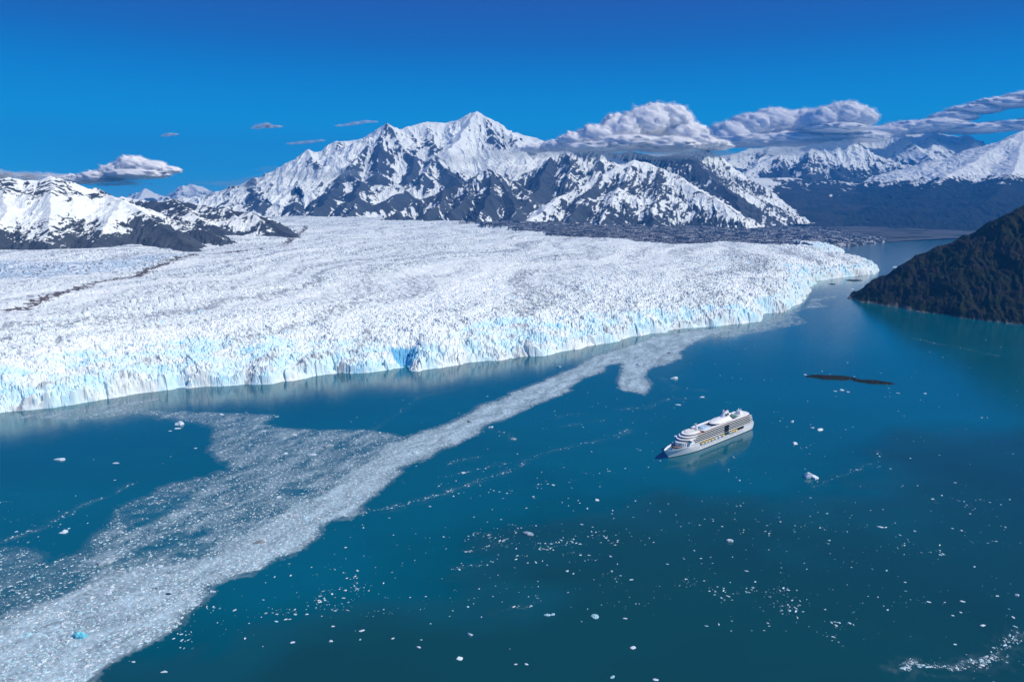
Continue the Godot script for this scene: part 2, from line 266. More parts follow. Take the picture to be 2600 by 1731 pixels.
const LOOSE := [Vector2(-1002, -1720), Vector2(-877, -1689), Vector2(-763, -1672), Vector2(-694, -1665), Vector2(-575, -1649), Vector2(-581, -1574), Vector2(-510, -1545), Vector2(-445, -1534), Vector2(-355, -1540), Vector2(-302, -1528), Vector2(-226, -1485), Vector2(-261, -1418), Vector2(-279, -1346), Vector2(-294, -1289), Vector2(-320, -1218), Vector2(-345, -1146), Vector2(-396, -1071), Vector2(-417, -995), Vector2(-443, -944), Vector2(-486, -926), Vector2(-534, -922), Vector2(-574, -890), Vector2(-605, -910), Vector2(-615, -948), Vector2(-634, -1051), Vector2(-662, -1107), Vector2(-662, -1124), Vector2(-649, -1151), Vector2(-632, -1187), Vector2(-626, -1218), Vector2(-605, -1236), Vector2(-572, -1259), Vector2(-546, -1289), Vector2(-550, -1318), Vector2(-586, -1355), Vector2(-627, -1402), Vector2(-656, -1487), Vector2(-678, -1554), Vector2(-730, -1596), Vector2(-792, -1614), Vector2(-901, -1659)]
const THIN := [Vector2(-791, -968), Vector2(-727, -977), Vector2(-665, -935), Vector2(-637, -973), Vector2(-649, -1048), Vector2(-652, -1088), Vector2(-634, -1051), Vector2(-615, -948), Vector2(-605, -910), Vector2(-574, -890), Vector2(-583, -848), Vector2(-605, -828), Vector2(-625, -807), Vector2(-660, -792)]
const FRONT_STREAK := [Vector2(-1195, -1626), Vector2(-1171, -1668), Vector2(-1084, -1716), Vector2(-1023, -1770), Vector2(-903, -1823), Vector2(-945, -1744), Vector2(-897, -1678), Vector2(-995, -1620), Vector2(-1091, -1620)]
const CHANNEL_STREAK := [Vector2(777, -2752), Vector2(887, -2859), Vector2(1001, -2935), Vector2(1133, -3122), Vector2(1246, -3212), Vector2(1387, -3409), Vector2(1565, -3475), Vector2(1597, -3660), Vector2(1499, -3573), Vector2(1870, -3951), Vector2(1616, -3800), Vector2(1488, -3530), Vector2(1321, -3271), Vector2(1268, -3005), Vector2(1120, -2878), Vector2(927, -2735), Vector2(810, -2652)]
const LEADS := [[Vector2(-655, -1104), Vector2(-650, -1143), Vector2(-606, -1194), Vector2(-556, -1177), Vector2(-545, -1143), Vector2(-570, -1104), Vector2(-578, -1066), Vector2(-607, -1038)], [Vector2(-577, -922), Vector2(-561, -974), Vector2(-535, -1016), Vector2(-472, -1048), Vector2(-461, -1029), Vector2(-510, -977), Vector2(-541, -946), Vector2(-562, -922)], [Vector2(-505, -965), Vector2(-490, -985), Vector2(-464, -992), Vector2(-448, -968), Vector2(-461, -946), Vector2(-488, -942)], [Vector2(-390, -1456), Vector2(-351, -1451), Vector2(-338, -1411), Vector2(-369, -1404)], [Vector2(-412, -1194), Vector2(-356, -1207), Vector2(-345, -1182), Vector2(-399, -1165)]]
# width in metres, density, course
const STRINGS := [[6.6, 0.55, [Vector2(-792, -986), Vector2(-780, -1001), Vector2(-765, -1018), Vector2(-740, -1047), Vector2(-741, -1100), Vector2(-723, -1150), Vector2(-702, -1196), Vector2(-696, -1230)]], [7.2, 0.8, [Vector2(422, -694), Vector2(445, -710), Vector2(482, -705), Vector2(513, -706), Vector2(543, -712), Vector2(567, -733), Vector2(589, -752), Vector2(623, -774)]], [4.5, 0.55, [Vector2(-251, -1099), Vector2(-222, -1113), Vector2(-178, -1141), Vector2(-147, -1166), Vector2(-110, -1192), Vector2(-84, -1210), Vector2(-56, -1249), Vector2(-25, -1271), Vector2(-3, -1293), Vector2(23, -1329), Vector2(41, -1360), Vector2(63, -1383), Vector2(106, -1414), Vector2(151, -1441), Vector2(214, -1485), Vector2(268, -1540)]], [5.4, 0.4, [Vector2(-127, -1329), Vector2(-95, -1351), Vector2(-73, -1367)]], [5.3, 0.4, [Vector2(-54, -1548), Vector2(-9, -1512), Vector2(3, -1474)]], [3.9, 0.4, [Vector2(-126, -1259), Vector2(-83, -1283), Vector2(-16, -1329)]], [3.5, 0.45, [Vector2(544, -1210), Vector2(569, -1223), Vector2(588, -1242), Vector2(622, -1263), Vector2(680, -1304), Vector2(718, -1333), Vector2(759, -1394)]], [4.6, 0.3, [Vector2(-319, -1528), Vector2(-279, -1665), Vector2(-249, -1808), Vector2(-163, -1896)]], [4.2, 0.35, [Vector2(104, -1633), Vector2(134, -1659), Vector2(183, -1665)]], [4.8, 0.3, [Vector2(99, -1557), Vector2(155, -1577), Vector2(215, -1614)]], [8.9, 0.4, [Vector2(1536, -2636), Vector2(1552, -2537), Vector2(1593, -2487), Vector2(1606, -2398), Vector2(1640, -2327)]], [7.9, 0.3, [Vector2(439, -2022), Vector2(460, -1909), Vector2(539, -1880)]], [7.4, 0.3, [Vector2(255, -1699), Vector2(336, -1716), Vector2(414, -1800), Vector2(509, -1808)]], [4.6, 0.3, [Vector2(223, -1474), Vector2(255, -1514), Vector2(277, -1542)]], [4.2, 0.25, [Vector2(-70, -968), Vector2(-41, -980), Vector2(-6, -1003)]], [3.6, 0.25, [Vector2(-88, -911), Vector2(-56, -924), Vector2(-28, -938)]], [4.2, 0.25, [Vector2(-30, -805), Vector2(5, -818), Vector2(35, -831)]], [4.2, 0.28, [Vector2(-55, -681), Vector2(-26, -708), Vector2(-5, -740), Vector2(5, -755)]], [4.8, 0.25, [Vector2(-213, -683), Vector2(-172, -690), Vector2(-131, -705), Vector2(-98, -719)]]]
# x, z, length in metres, kind, label
const FLOES := [
	[-907, -1349, 31.6, "slab", "long flat white ice slab alone on the blue bay, left"],
	[-784, -1329, 14.0, "slab", "small oval floe right of the long flat slab in the bay"],
	[-774, -1580, 24.7, "lump", "largest white berg of the cluster off the curved slush edge"],
	[-763, -1548, 16.2, "slab", "flat white floe just below the largest berg of the bay cluster"],
	[-772, -1531, 8.0, "slab", "smallest floe left of the two bergs of the bay cluster"],
	[-707, -1655, 13.4, "lump", "white floe at the top edge of the slush lobe below the ice cliff"],
	[-652, -1672, 7.7, "slab", "tiny floe between two white floes along the top of the slush lobe"],
	[-566, -1639, 12.3, "slab", "white floe at the notch in the top edge of the slush lobe"],
	[-560, -1531, 12.4, "slab", "oval floe inside the upper slush lobe"],
	[-483, -1503, 14.8, "slab", "flat floe at the right end of the upper slush lobe"],
	[-664, -1416, 8.3, "slab", "small floe in open blue water beside the curved slush edge"],
	[-738, -1242, 5.1, "slab", "tiny floe alone between the bay slab and the thin ice string"],
	[-465, -1383, 11.3, "lump", "rough grey-white floe in the middle of the loose slush"],
	[-407, -1378, 17.7, "slab", "long white floe at the right side of the loose slush"],
	[-700, -1029, 12.3, "lump", "white peaked floe on dark blue water beside the thin ice string, left"],
	[-760, -1034, 5.6, "slab", "small floe lying in the thin ice string at the left"],
	[-608, -1028, 6.8, "slab", "pale floe beside the dark lead in the loose slush"],
	[-512, -759, 17.8, "blue", "turquoise rounded iceberg frozen into the brash at the lower left"],
	[-583, -934, 27.0, "grey", "striped grey-white berg at the left tip of the slush, in a dark lead"],
	[-499, -923, 9.5, "lump", "pale ragged berg right of the striped grey berg"],
	[-384, -995, 17.9, "dirty", "dirty brownish grey berg on the pale brash band"],
	[-533, -853, 14.5, "white", "white double-humped berg in the brash above the turquoise iceberg"],
	[-535, -868, 6.9, "lump", "small white berg touching the top of the double-humped berg"],
	[-490, -858, 9.4, "slab", "flat pale floe right of the double-humped berg"],
	[-475, -865, 5.3, "dark", "small blackened berg standing in the brash band"],
	[-452, -851, 9.3, "dark", "dark debris-laden floe near the outer edge of the brash band"],
	[-577, -761, 11.2, "pale", "pale turquoise floe in the brash left of the turquoise iceberg"],
	[-447, -726, 7.6, "slab", "white floe in the brash right of and below the turquoise iceberg"],
	[-465, -746, 11.0, "slab", "long white floe just right of the turquoise iceberg"],
	[-526, -712, 9.3, "lump", "rough white floe near the lower left corner"],
	[-397, -857, 8.9, "white", "bright white berg at the notch in the outer edge of the brash band"],
	[-409, -1163, 11.7, "lump", "white berg at the edge of the lead beside the brash band"],
	[-338, -1080, 9.0, "pale", "pale green-tinted floe in the smooth pale brash"],
	[-382, -694, 6.9, "slab", "thin slanting floe on dark water below the brash band"],
	[-257, -747, 6.5, "slab", "slim slanting floe on dark green water, left of bottom centre"],
	[-411, -1042, 6.2, "slab", "small floe at the inner edge of the pale brash band"],
	[-386, -1428, 25.0, "grey", "grey ring-shaped berg in the slush, beside a small lead"],
	[-200, -1387, 15.4, "white", "white berg near the outer edge of the brash band, midway up"],
	[-48, -1557, 12.6, "lump", "white berg just outside the brash band"],
	[3, -1474, 14.6, "grey", "grey lump of ice among loose strings outside the brash band"],
	[-92, -1279, 9.8, "slab", "white floe in the loose strings left of the ship"],
	[-101, -1596, 12.9, "dark", "dark teal floe in the narrow part of the brash band"],
	[147, -2170, 16.1, "pale", "pale turquoise floe in calm water just below the ice cliff"],
	[25, -1025, 20.8, "grey", "crusty grey-white slab alone in the open water, picture centre below"],
	[44, -803, 8.4, "pale", "left half of the pale berg pair on dark water, bottom centre"],
	[51, -804, 6.4, "pale", "right half of the pale berg pair on dark water, bottom centre"],
	[103, -799, 9.8, "pale", "blue-white angular berg right of the pale berg pair"],
	[147, -1151, 9.5, "lump", "white floe in open water left of and below the bow"],
	[75, -1218, 6.5, "lump", "small white floe higher up and left of the floe below the bow"],
	[-50, -762, 8.9, "white", "white humped berg among scattered chips, left of bottom centre"],
	[140, -796, 6.3, "slab", "slim white floe right of the blue-white angular berg"],
	[-181, -770, 7.1, "slab", "thin forked floe among chips at the lower left"],
	[-213, -749, 5.1, "lump", "small lumpy floe below and left of the thin forked floe"],
	[-59, -716, 8.4, "lump", "ragged floe of several lumps near the bottom, left of centre"],
	[-108, -738, 6.4, "slab", "flat slanting floe between the humped berg and the forked floe"],
	[16, -707, 4.4, "lump", "triangular floe near the bottom edge, centre"],
	[4, -707, 4.4, "slab", "flat floe just left of the triangular floe near the bottom edge"],
	[109, -685, 6.0, "pale", "blue-tinted floe at the bottom edge, right of centre"],
	[155, -681, 6.8, "slab", "crusty floe cut by the bottom edge, right of centre"],
	[140, -736, 7.3, "lump", "white floe of two joined lumps, right of bottom centre"],
	[563, -1255, 32.5, "white", "long blue-white dumbbell-shaped berg right of and below the ship"],
	[332, -1000, 14.4, "white", "bird-shaped white berg in the open dark water below the ship"],
	[585, -1048, 10.0, "slab", "bright white floe alone on dark water, right"],
	[731, -1156, 6.2, "lump", "small peaked floe above and right of the bright white lone floe"],
	[328, -911, 5.5, "slab", "small floe below the bird-shaped berg"],
	[582, -834, 6.6, "slab", "oval floe on dark water near the right edge"],
	[574, -781, 8.2, "slab", "long pale floe above the curved brash string, lower right"],
	[663, -849, 7.2, "lump", "rough floe close to the right edge"],
	[636, -847, 5.7, "slab", "slim slanting floe left of the rough floe at the right edge"],
	[476, -2017, 20.8, "lump", "white berg with a ring of chips, above the ship"],
	[504, -1815, 14.6, "slab", "pale flat floe between the ringed berg and the ship"],
	[424, -1741, 16.0, "slab", "low pale floe just above the bow of the ship"],
	[906, -1884, 13.0, "lump", "middle and tallest of three bergs below the dark rock islet"],
	[884, -1875, 11.8, "slab", "left one of three bergs below the dark rock islet"],
	[915, -1867, 11.8, "slab", "right one of three bergs below the dark rock islet"],
	[659, -1599, 12.0, "lump", "white berg right of the ship's stern"],
	[688, -1554, 10.8, "slab", "smaller of two white floes right of the stern"],
	[698, -1537, 16.0, "lump", "larger ragged one of two white floes right of the stern"],
	[605, -1443, 14.3, "white", "white triangular berg right of the ship amidships"],
	[1045, -1855, 10.7, "slab", "small floe below the right end of the dark rock islet"],
	[1116, -1851, 11.7, "slab", "blue-white floe in line with the islet, farther right"],
	[404, -2197, 20.0, "lump", "white berg stuck in the brash below the ice cliff"],
	[537, -2371, 18.9, "dirty", "dirty berg at the edge of the brash below the ice cliff"],
	[2032, -4210, 23.5, "slab", "white floe in the narrow channel before the headland"],
	[3077, -5690, 50.5, "slab", "white ice patch on the channel behind the headland slope"],
	[878, -2061, 9.4, "white", "white berg aground at the left tip of the dark rock islet"],
]
const LANDMARKS := [[-907, -1349, "long flat slab in the bay"], [-774, -1580, "white bay cluster"], [-700, -1029, "peaked floe by the thin ice string"], [-583, -934, "striped grey berg"], [-384, -995, "dirty brownish berg"], [-386, -1428, "grey ring-shaped berg"], [-200, -1387, "white berg on the brash band"], [25, -1025, "crusty grey slab"], [47, -803, "pale berg pair"], [103, -799, "blue-white angular berg"], [147, -1151, "white floe under the bow"], [-50, -762, "white humped berg"], [-181, -770, "thin forked floe"], [-59, -716, "ragged lumpy floe near the bottom"], [109, -685, "blue-tinted floe at the bottom edge"], [563, -1255, "dumbbell-shaped berg"], [332, -1000, "bird-shaped berg"], [585, -1048, "lone bright white floe"], [328, -911, "small floe under the bird-shaped berg"], [582, -834, "oval floe near the right edge"], [574, -781, "long pale floe by the curved string"], [476, -2017, "ringed berg above the ship"], [906, -1884, "three bergs by the islet"], [698, -1537, "ragged floe off the stern"], [605, -1443, "triangular berg amidships"], [-465, -1383, "rough floe in the loose slush"], [-499, -923, "pale ragged berg in the slush"], [-48, -1557, "white berg beside the brash band"], [-257, -747, "slim slanting floe"], [-397, -857, "bright berg at the brash notch"]]

# ---------------------------------------------------------------- terrain: a fan of points whose spacing grows with distance, heights from crest lines
class Fan:
	var na: int
	var x := PackedFloat32Array()
	var z := PackedFloat32Array()
	var nr: int
	func _init(az0: float, az1: float, n: int, radii: PackedFloat32Array) -> void:
		na = n
		nr = radii.size()
		x.resize(na * nr)
		z.resize(na * nr)
		for i in na:
			var a := deg_to_rad(lerpf(az0, az1, float(i) / (na - 1)))
			var s := sin(a)
			var c := cos(a)
			for j in nr:
				x[j * na + i] = s * radii[j]
				z[j * na + i] = -c * radii[j]


func spaced(r0: float, r1: float, d0: float, grow: float) -> PackedFloat32Array:
	var out := PackedFloat32Array()
	var r := r0
	while r < r1:
		out.append(r)
		r += d0 + (r - r0) * grow
	return out


func sheet(f: Fan, h: PackedFloat32Array, col: PackedColorArray, keep: PackedByteArray) -> ArrayMesh:
	var at := PackedInt32Array()
	at.resize(h.size())
	at.fill(-1)
	var v := PackedVector3Array()
	var c := PackedColorArray()
	var ix := PackedInt32Array()
	for j in f.nr - 1:
		for i in f.na - 1:
			var p := j * f.na + i
			if not (keep[p] or keep[p + 1] or keep[p + f.na] or keep[p + f.na + 1]):
				continue
			for q in [p, p + 1, p + f.na, p + f.na + 1]:
				if at[q] < 0:
					at[q] = v.size()
					v.append(Vector3(f.x[q], h[q], f.z[q]))
					c.append(col[q])
			var k := at[p]
			var l := at[p + 1]
			var m := at[p + f.na]
			var n := at[p + f.na + 1]
			if absf(h[p] - h[p + f.na + 1]) < absf(h[p + 1] - h[p + f.na]):
				ix.append_array([k, m, n, k, n, l])
			else:
				ix.append_array([k, m, l, l, m, n])
	var a := []
	a.resize(Mesh.ARRAY_MAX)
	a[Mesh.ARRAY_VERTEX] = v
	a[Mesh.ARRAY_COLOR] = c
	a[Mesh.ARRAY_INDEX] = ix
	var out := ArrayMesh.new()
	out.add_surface_from_arrays(Mesh.PRIMITIVE_TRIANGLES, a)
	return out


# crest segments, 14 numbers each: ax az ah dx dz dh 1/len2 len t0 k 1/W seed rock 1/reach
func segments(g: String) -> PackedFloat32Array:
	var s := PackedFloat32Array()
	var n := 0
	for r in RIDGES[g]:
		var t := 0.0
		n += 1
		for i in r[2].size() - 1:
			var a: Vector3 = r[2][i]
			var b: Vector3 = r[2][i + 1]
			var d := b - a
			var l2 := d.x * d.x + d.z * d.z
			s.append_array([a.x, a.z, a.y, d.x, d.z, d.y, 1.0 / l2, sqrt(l2), t, r[0], 1.0 / r[1], n * 37.0, r[3], 1.0 / r[4]])
			t += sqrt(l2)
	return s


# heights, distances and places along the nearest crest: fills h, dd, tt
func crests(g: String, f: Fan, warp: float, warp_len: float, melt: float, h: PackedFloat32Array, dd: PackedFloat32Array, tt: PackedFloat32Array, rr: PackedFloat32Array) -> Array:
	var s := segments(g)
	var ns := s.size() / 14
	var bl := 12
	for j0 in range(0, f.nr, bl):
		for i0 in range(0, f.na, bl):
			var j1: int = mini(j0 + bl, f.nr)
			var i1: int = mini(i0 + bl, f.na)
			var pa := j0 * f.na + i0
			var pb := (j1 - 1) * f.na + i1 - 1
			var mid := Vector2((f.x[pa] + f.x[pb]) * 0.5, (f.z[pa] + f.z[pb]) * 0.5)
			var rad := Vector2(f.x[pa] - mid.x, f.z[pa] - mid.y).length() * 1.15 + warp + Vector2(f.x[pb - i1 + 1 + i0] - mid.x, f.z[pb - i1 + 1 + i0] - mid.y).length() * 0.3
			var low := -1e9
			var tops := PackedFloat32Array()
			for k in ns:
				var o := k * 14
				var px := mid.x - s[o]
				var pz := mid.y - s[o + 1]
				var u := clampf((px * s[o + 3] + pz * s[o + 4]) * s[o + 6], 0.0, 1.0)
				var d := Vector2(px - u * s[o + 3], pz - u * s[o + 4]).length()
				var dn := maxf(0.0, d - rad)
				var df := d + rad
				var hi := maxf(s[o + 2], s[o + 2] + s[o + 5])
				var lo := minf(s[o + 2], s[o + 2] + s[o + 5])
				tops.append(hi - s[o + 9] * dn / (1.0 + dn * s[o + 10]))
				low = maxf(low, lo - s[o + 9] * df / (1.0 + df * s[o + 10]))
			var use := PackedInt32Array()
			for k in ns:
				if tops[k] >= low - melt: use.append(k * 14)
			for j in range(j0, j1):
				for i in range(i0, i1):
					var p := j * f.na + i
					var x := f.x[p]
					var z := f.z[p]
					var wx := x + warp * fbm.get_noise_2d(x / warp_len, z / warp_len)
					var wz := z + warp * fbm.get_noise_2d(z / warp_len + 71.0, x / warp_len)
					var best := -1e9
					var second := -1e9
					var bd := 0.0
					var bt := 0.0
					var br := 0.0
					for o in use:
						var px := wx - s[o]
						var pz := wz - s[o + 1]
						var u := clampf((px * s[o + 3] + pz * s[o + 4]) * s[o + 6], 0.0, 1.0)
						px -= u * s[o + 3]
						pz -= u * s[o + 4]
						var d := sqrt(px * px + pz * pz)
						var hh := s[o + 2] + u * s[o + 5] - s[o + 9] * d / (1.0 + d * s[o + 10])
						if hh > best:
							second = best
							best = hh
							bd = d
							var e := d * s[o + 13]
							br = s[o + 12] * exp(-e * e)
							bt = s[o + 8] + u * s[o + 7] + s[o + 11] * 300.0
						elif hh > second:
							second = hh
					var gap := best - second
					if gap < melt:
						best += (melt - gap) * (melt - gap) / (4.0 * melt)
					h[p] = best
					dd[p] = bd
					tt[p] = bt
					rr[p] = br
	return [h, dd, tt, rr]


# d: fan [az0 az1 n r0 r1 step grow], warp, warp_len, melt, rib (length, height), rough (length, height), snow {line, span, rib, noise, noise_len, steep, base}, rock, floor
func mountain(called: String, g: String, d: Dictionary, label: String) -> void:
	var f := Fan.new(d.fan[0], d.fan[1], d.fan[2], spaced(d.fan[3], d.fan[4], d.fan[5], d.fan[6]))
	var n := f.x.size()
	var h := PackedFloat32Array()
	var dd := PackedFloat32Array()
	var tt := PackedFloat32Array()
	h.resize(n)
	dd.resize(n)
	tt.resize(n)
	var rr := PackedFloat32Array()
	rr.resize(n)
	if g == "":                                # a plain that rises gently away from the shore
		for p in n:
			var fwd := -f.z[p] + 350.0 * fbm.get_noise_2d(f.x[p] / 3000.0, f.z[p] / 3000.0)
			var e := smoothstep(0.33, 0.41, f.x[p] / -f.z[p])
			h[p] = lerpf(165.0, 58.0, e) + maxf(fwd - lerpf(11800.0, 14300.0, e), -900.0) * lerpf(0.105, 0.15, e)
			dd[p] = fwd
			var side := (f.x[p] / -f.z[p] - 0.333) / 0.022   # a pale tongue of ice in the side valley
			rr[p] = -1.3 * exp(-side * side) * smoothstep(14200.0, 16500.0, fwd)
			tt[p] = f.x[p]
	else:
		var got := crests(g, f, d.warp, d.warp_len, d.melt, h, dd, tt, rr)
		h = got[0]
		dd = got[1]
		tt = got[2]
		rr = got[3]
	var rib := PackedFloat32Array()
	rib.resize(n)
	var keep := PackedByteArray()
	keep.resize(n)
	for p in n:
		var x := f.x[p]
		var z := f.z[p]
		var r := rib_n.get_noise_2d(tt[p] / d.rib[0], dd[p] / (d.rib[0] * 9.0) + fbm.get_noise_2d(x / d.rib[0], z / d.rib[0]) * 0.3)
		var across := x + 0.35 * z if x > 0.0 else x - 0.15 * z
		r = 0.45 * r + 0.62 * rib_n.get_noise_2d((across + 0.5 * d.rib[0] * fbm.get_noise_2d(x / (4.0 * d.rib[0]), z / (4.0 * d.rib[0]))) / d.rib[0] + 40.0, z / (d.rib[0] * 6.0))
		rib[p] = r
		var grown := clampf(dd[p] / (d.rib[0] * 1.2), 0.0, 1.0)
		h[p] += r * d.rib[1] * grown + fbm.get_noise_2d(x / d.rough[0], z / d.rough[0]) * d.rough[1] * (0.35 + 0.65 * grown) + fbm_b.get_noise_2d(x * 5.0 / d.rough[0], z * 5.0 / d.rough[0]) * d.rough[1] * 0.13
		keep[p] = 1 if h[p] > d.floor else 0
	var col := PackedColorArray()
	col.resize(n)
	var sn: Dictionary = d.snow
	var amount := PackedFloat32Array()
	amount.resize(n)
	var fines := PackedFloat32Array()
	fines.resize(n)
	var some := PackedFloat32Array()
	for j in f.nr:
		for i in f.na:
			var p := j * f.na + i
			var q := p - f.na if j > 0 else p
			var q2 := p + f.na if j < f.nr - 1 else p
			var i0 := p - 1 if i > 0 else p
			var i2 := p + 1 if i < f.na - 1 else p
			var gx := (h[i2] - h[i0]) / maxf(1.0, Vector2(f.x[i2] - f.x[i0], f.z[i2] - f.z[i0]).length())
			var gz := (h[q2] - h[q]) / maxf(1.0, Vector2(f.x[q2] - f.x[q], f.z[q2] - f.z[q]).length())
			var steep := sqrt(gx * gx + gz * gz)
			var x := f.x[p]
			var z := f.z[p]
			var patch := fbm.get_noise_2d(x / sn.noise_len + 9.0, z / sn.noise_len)
			var streak := rib_n.get_noise_2d(tt[p] / (d.rib[0] * 0.7) + 300.0, dd[p] / (d.rib[0] * 9.0))
			streak = 0.4 * streak + 0.65 * rib_n.get_noise_2d(((x + 0.35 * z if x > 0.0 else x - 0.15 * z) + 0.3 * d.rib[0] * patch) / (d.rib[0] * 0.6), z / (d.rib[0] * 5.0))
			var fine := fbm_b.get_noise_2d(tt[p] * 7.0 / sn.noise_len, dd[p] * 2.4 / sn.noise_len)
			var s: float = clampf((h[p] - sn.line) / sn.span, -1.6, 1.0) - sn.rib * rib[p] - sn.streak * streak + sn.noise * patch + 0.25 * fine - sn.steep * (steep - 0.62) - rr[p]
			if d.has("crest"):                     # wind-bared rock along the top
				s -= d.crest[2] * clampf((h[p] - d.crest[0]) / d.crest[1], 0.0, 1.0) * (0.6 + patch - fine)
			amount[p] = s
			fines[p] = fine
			if keep[p] and gz > -0.02 and (i + j) % 5 == 0 and h[p] > sn.get("above", -100.0): some.append(s)
	# the share of the near slopes that lies under snow is given; what is lowest in the scale above is bare
	some.sort()
	var line: float = some[clampi(int((1.0 - sn.cover) * some.size()), 0, some.size() - 1)]
	for p in n:
		var fine := fines[p]
		var patch := fbm.get_noise_2d(f.x[p] / sn.noise_len + 9.0, f.z[p] / sn.noise_len)
		if amount[p] > line:
			var w := 0.84 + 0.06 * fine
			col[p] = Color(w, w * 1.05, w * 1.01)
		else:
			var tone := 1.0 + 0.3 * fine + 0.25 * patch
			var rc: Color = d.rock
			if d.has("green") and fine + patch * 1.5 > d.green_at: rc = d.green
			if d.has("shore"):                     # bare wave-washed rock, and scree in the gullies
				if h[p] + 14.0 * fine < d.shore[0]: rc = d.shore[1]
				elif rib[p] < -0.42 and fine > 0.0: rc = d.scree
			col[p] = Color(rc.r * tone, rc.g * tone, rc.b * tone)
	var o := put(called, sheet(f, h, col, keep), painted(0.9))
	tag(o, label, "", "", "structure")
	print(called, " ", Time.get_ticks_msec())


func build_mountains() -> void:
	var rock := Color(0.058, 0.072, 0.090)
	mountain("mountain", "left", {"fan": [-42.0, -17.0, 560, 4300.0, 8600.0, 9.0, 0.0012], "warp": 60.0, "warp_len": 700.0, "melt": 60.0, "rib": [110.0, 26.0], "rough": [420.0, 36.0], "floor": 40.0, "rock": rock, "crest": [500.0, 90.0, 1.9],
		"snow": {"cover": 0.38, "line": 350.0, "span": 130.0, "rib": 0.5, "streak": 0.6, "noise": 0.8, "noise_len": 420.0, "steep": 0.9}}, "snow-streaked blue-grey mountain behind the glacier at the left edge")
	mountain("mountain_ridge", "dark", {"fan": [-31.0, -15.0, 300, 6200.0, 9600.0, 12.0, 0.001], "warp": 60.0, "warp_len": 800.0, "melt": 60.0, "rib": [120.0, 20.0], "rough": [420.0, 30.0], "floor": 60.0, "rock": rock,
		"snow": {"cover": 0.36, "line": 400.0, "span": 900.0, "rib": 0.4, "streak": 0.7, "noise": 1.3, "noise_len": 600.0, "steep": 0.6}}, "long dark rock ridge sloping down to the ice, between left mountain and massif")
	mountain("far_peaks", "far", {"fan": [-33.0, -16.0, 260, 29000.0, 36500.0, 55.0, 0.0], "warp": 150.0, "warp_len": 2500.0, "melt": 200.0, "rib": [600.0, 200.0], "rough": [1500.0, 190.0], "floor": 200.0, "rock": rock,
		"snow": {"cover": 0.7, "line": 700.0, "span": 1800.0, "rib": 0.8, "streak": 0.8, "noise": 0.6, "noise_len": 1500.0, "steep": 0.6}}, "small pale twin peaks far off on the skyline, left of the massif")
	mountain("massif", "main", {"fan": [-26.0, 18.0, 860, 11200.0, 24500.0, 22.0, 0.0012], "warp": 140.0, "warp_len": 1500.0, "melt": 140.0, "rib": [460.0, 125.0], "rough": [2200.0, 170.0], "floor": 120.0, "rock": rock,
		"snow": {"cover": 0.80, "line": 700.0, "span": 4200.0, "rib": 0.75, "streak": 0.7, "noise": 0.7, "noise_len": 2200.0, "steep": 0.5}}, "highest snowy massif with pointed summits behind the glacier")
	mountain("foothills", "mid", {"fan": [-12.5, 24.0, 780, 10300.0, 17800.0, 17.0, 0.001], "warp": 90.0, "warp_len": 1100.0, "melt": 90.0, "rib": [230.0, 66.0], "rough": [1300.0, 80.0], "floor": 120.0, "rock": rock,
		"snow": {"cover": 0.42, "line": 620.0, "span": 2600.0, "rib": 0.6, "streak": 1.3, "noise": 0.7, "noise_len": 1100.0, "steep": 0.6}}, "dark foothills striped with snow at the back edge of the glacier")
	mountain("back_range", "rightback", {"fan": [8.0, 41.0, 480, 23000.0, 36000.0, 46.0, 0.0], "warp": 140.0, "warp_len": 1700.0, "melt": 180.0, "rib": [420.0, 110.0], "rough": [1600.0, 160.0], "floor": 300.0, "rock": rock,
		"snow": {"cover": 0.66, "line": 1000.0, "span": 2200.0, "rib": 0.7, "streak": 0.8, "noise": 1.1, "noise_len": 1500.0, "steep": 0.8}}, "snowy back range under the cloud bank on the right")
	mountain("valley_mountain", "rightmid", {"fan": [12.0, 36.0, 440, 18500.0, 28500.0, 30.0, 0.0], "warp": 110.0, "warp_len": 1500.0, "melt": 120.0, "rib": [420.0, 130.0], "rough": [1500.0, 150.0], "floor": 150.0, "rock": Color(0.045, 0.056, 0.072),
		"snow": {"cover": 0.46, "above": 950.0, "line": 1700.0, "span": 700.0, "rib": 0.8, "streak": 0.9, "noise": 0.9, "noise_len": 1500.0, "steep": 0.6}}, "dark-footed mountain right of the side valley, snow on its upper half")
	mountain("shaded_slope", "rightslope", {"fan": [16.0, 42.0, 350, 14500.0, 25500.0, 34.0, 0.0], "warp": 110.0, "warp_len": 1500.0, "melt": 150.0, "rib": [260.0, 40.0], "rough": [1100.0, 80.0], "floor": 2.0, "rock": Color(0.016, 0.022, 0.024),
		"snow": {"cover": 0.3, "line": 1050.0, "span": 300.0, "rib": 0.5, "streak": 0.9, "noise": 0.6, "noise_len": 900.0, "steep": 0.3}}, "broad slope at the right edge, forest below and snow above")
	mountain("headland", "hill", {"fan": [20.0, 42.0, 420, 2700.0, 5600.0, 6.0, 0.0025], "warp": 22.0, "warp_len": 260.0, "melt": 40.0, "rib": [60.0, 12.0], "rough": [130.0, 26.0], "floor": -8.0, "rock": Color(0.020, 0.020, 0.016), "green": Color(0.012, 0.018, 0.007), "green_at": -0.1, "shore": [9.0, Color(0.10, 0.095, 0.085)], "scree": Color(0.07, 0.066, 0.06),
		"snow": {"cover": 0.004, "line": 440.0, "span": 300.0, "rib": 0.1, "streak": 0.3, "noise": 0.5, "noise_len": 200.0, "steep": 0.0}}, "dark headland falling to the water at the right edge")


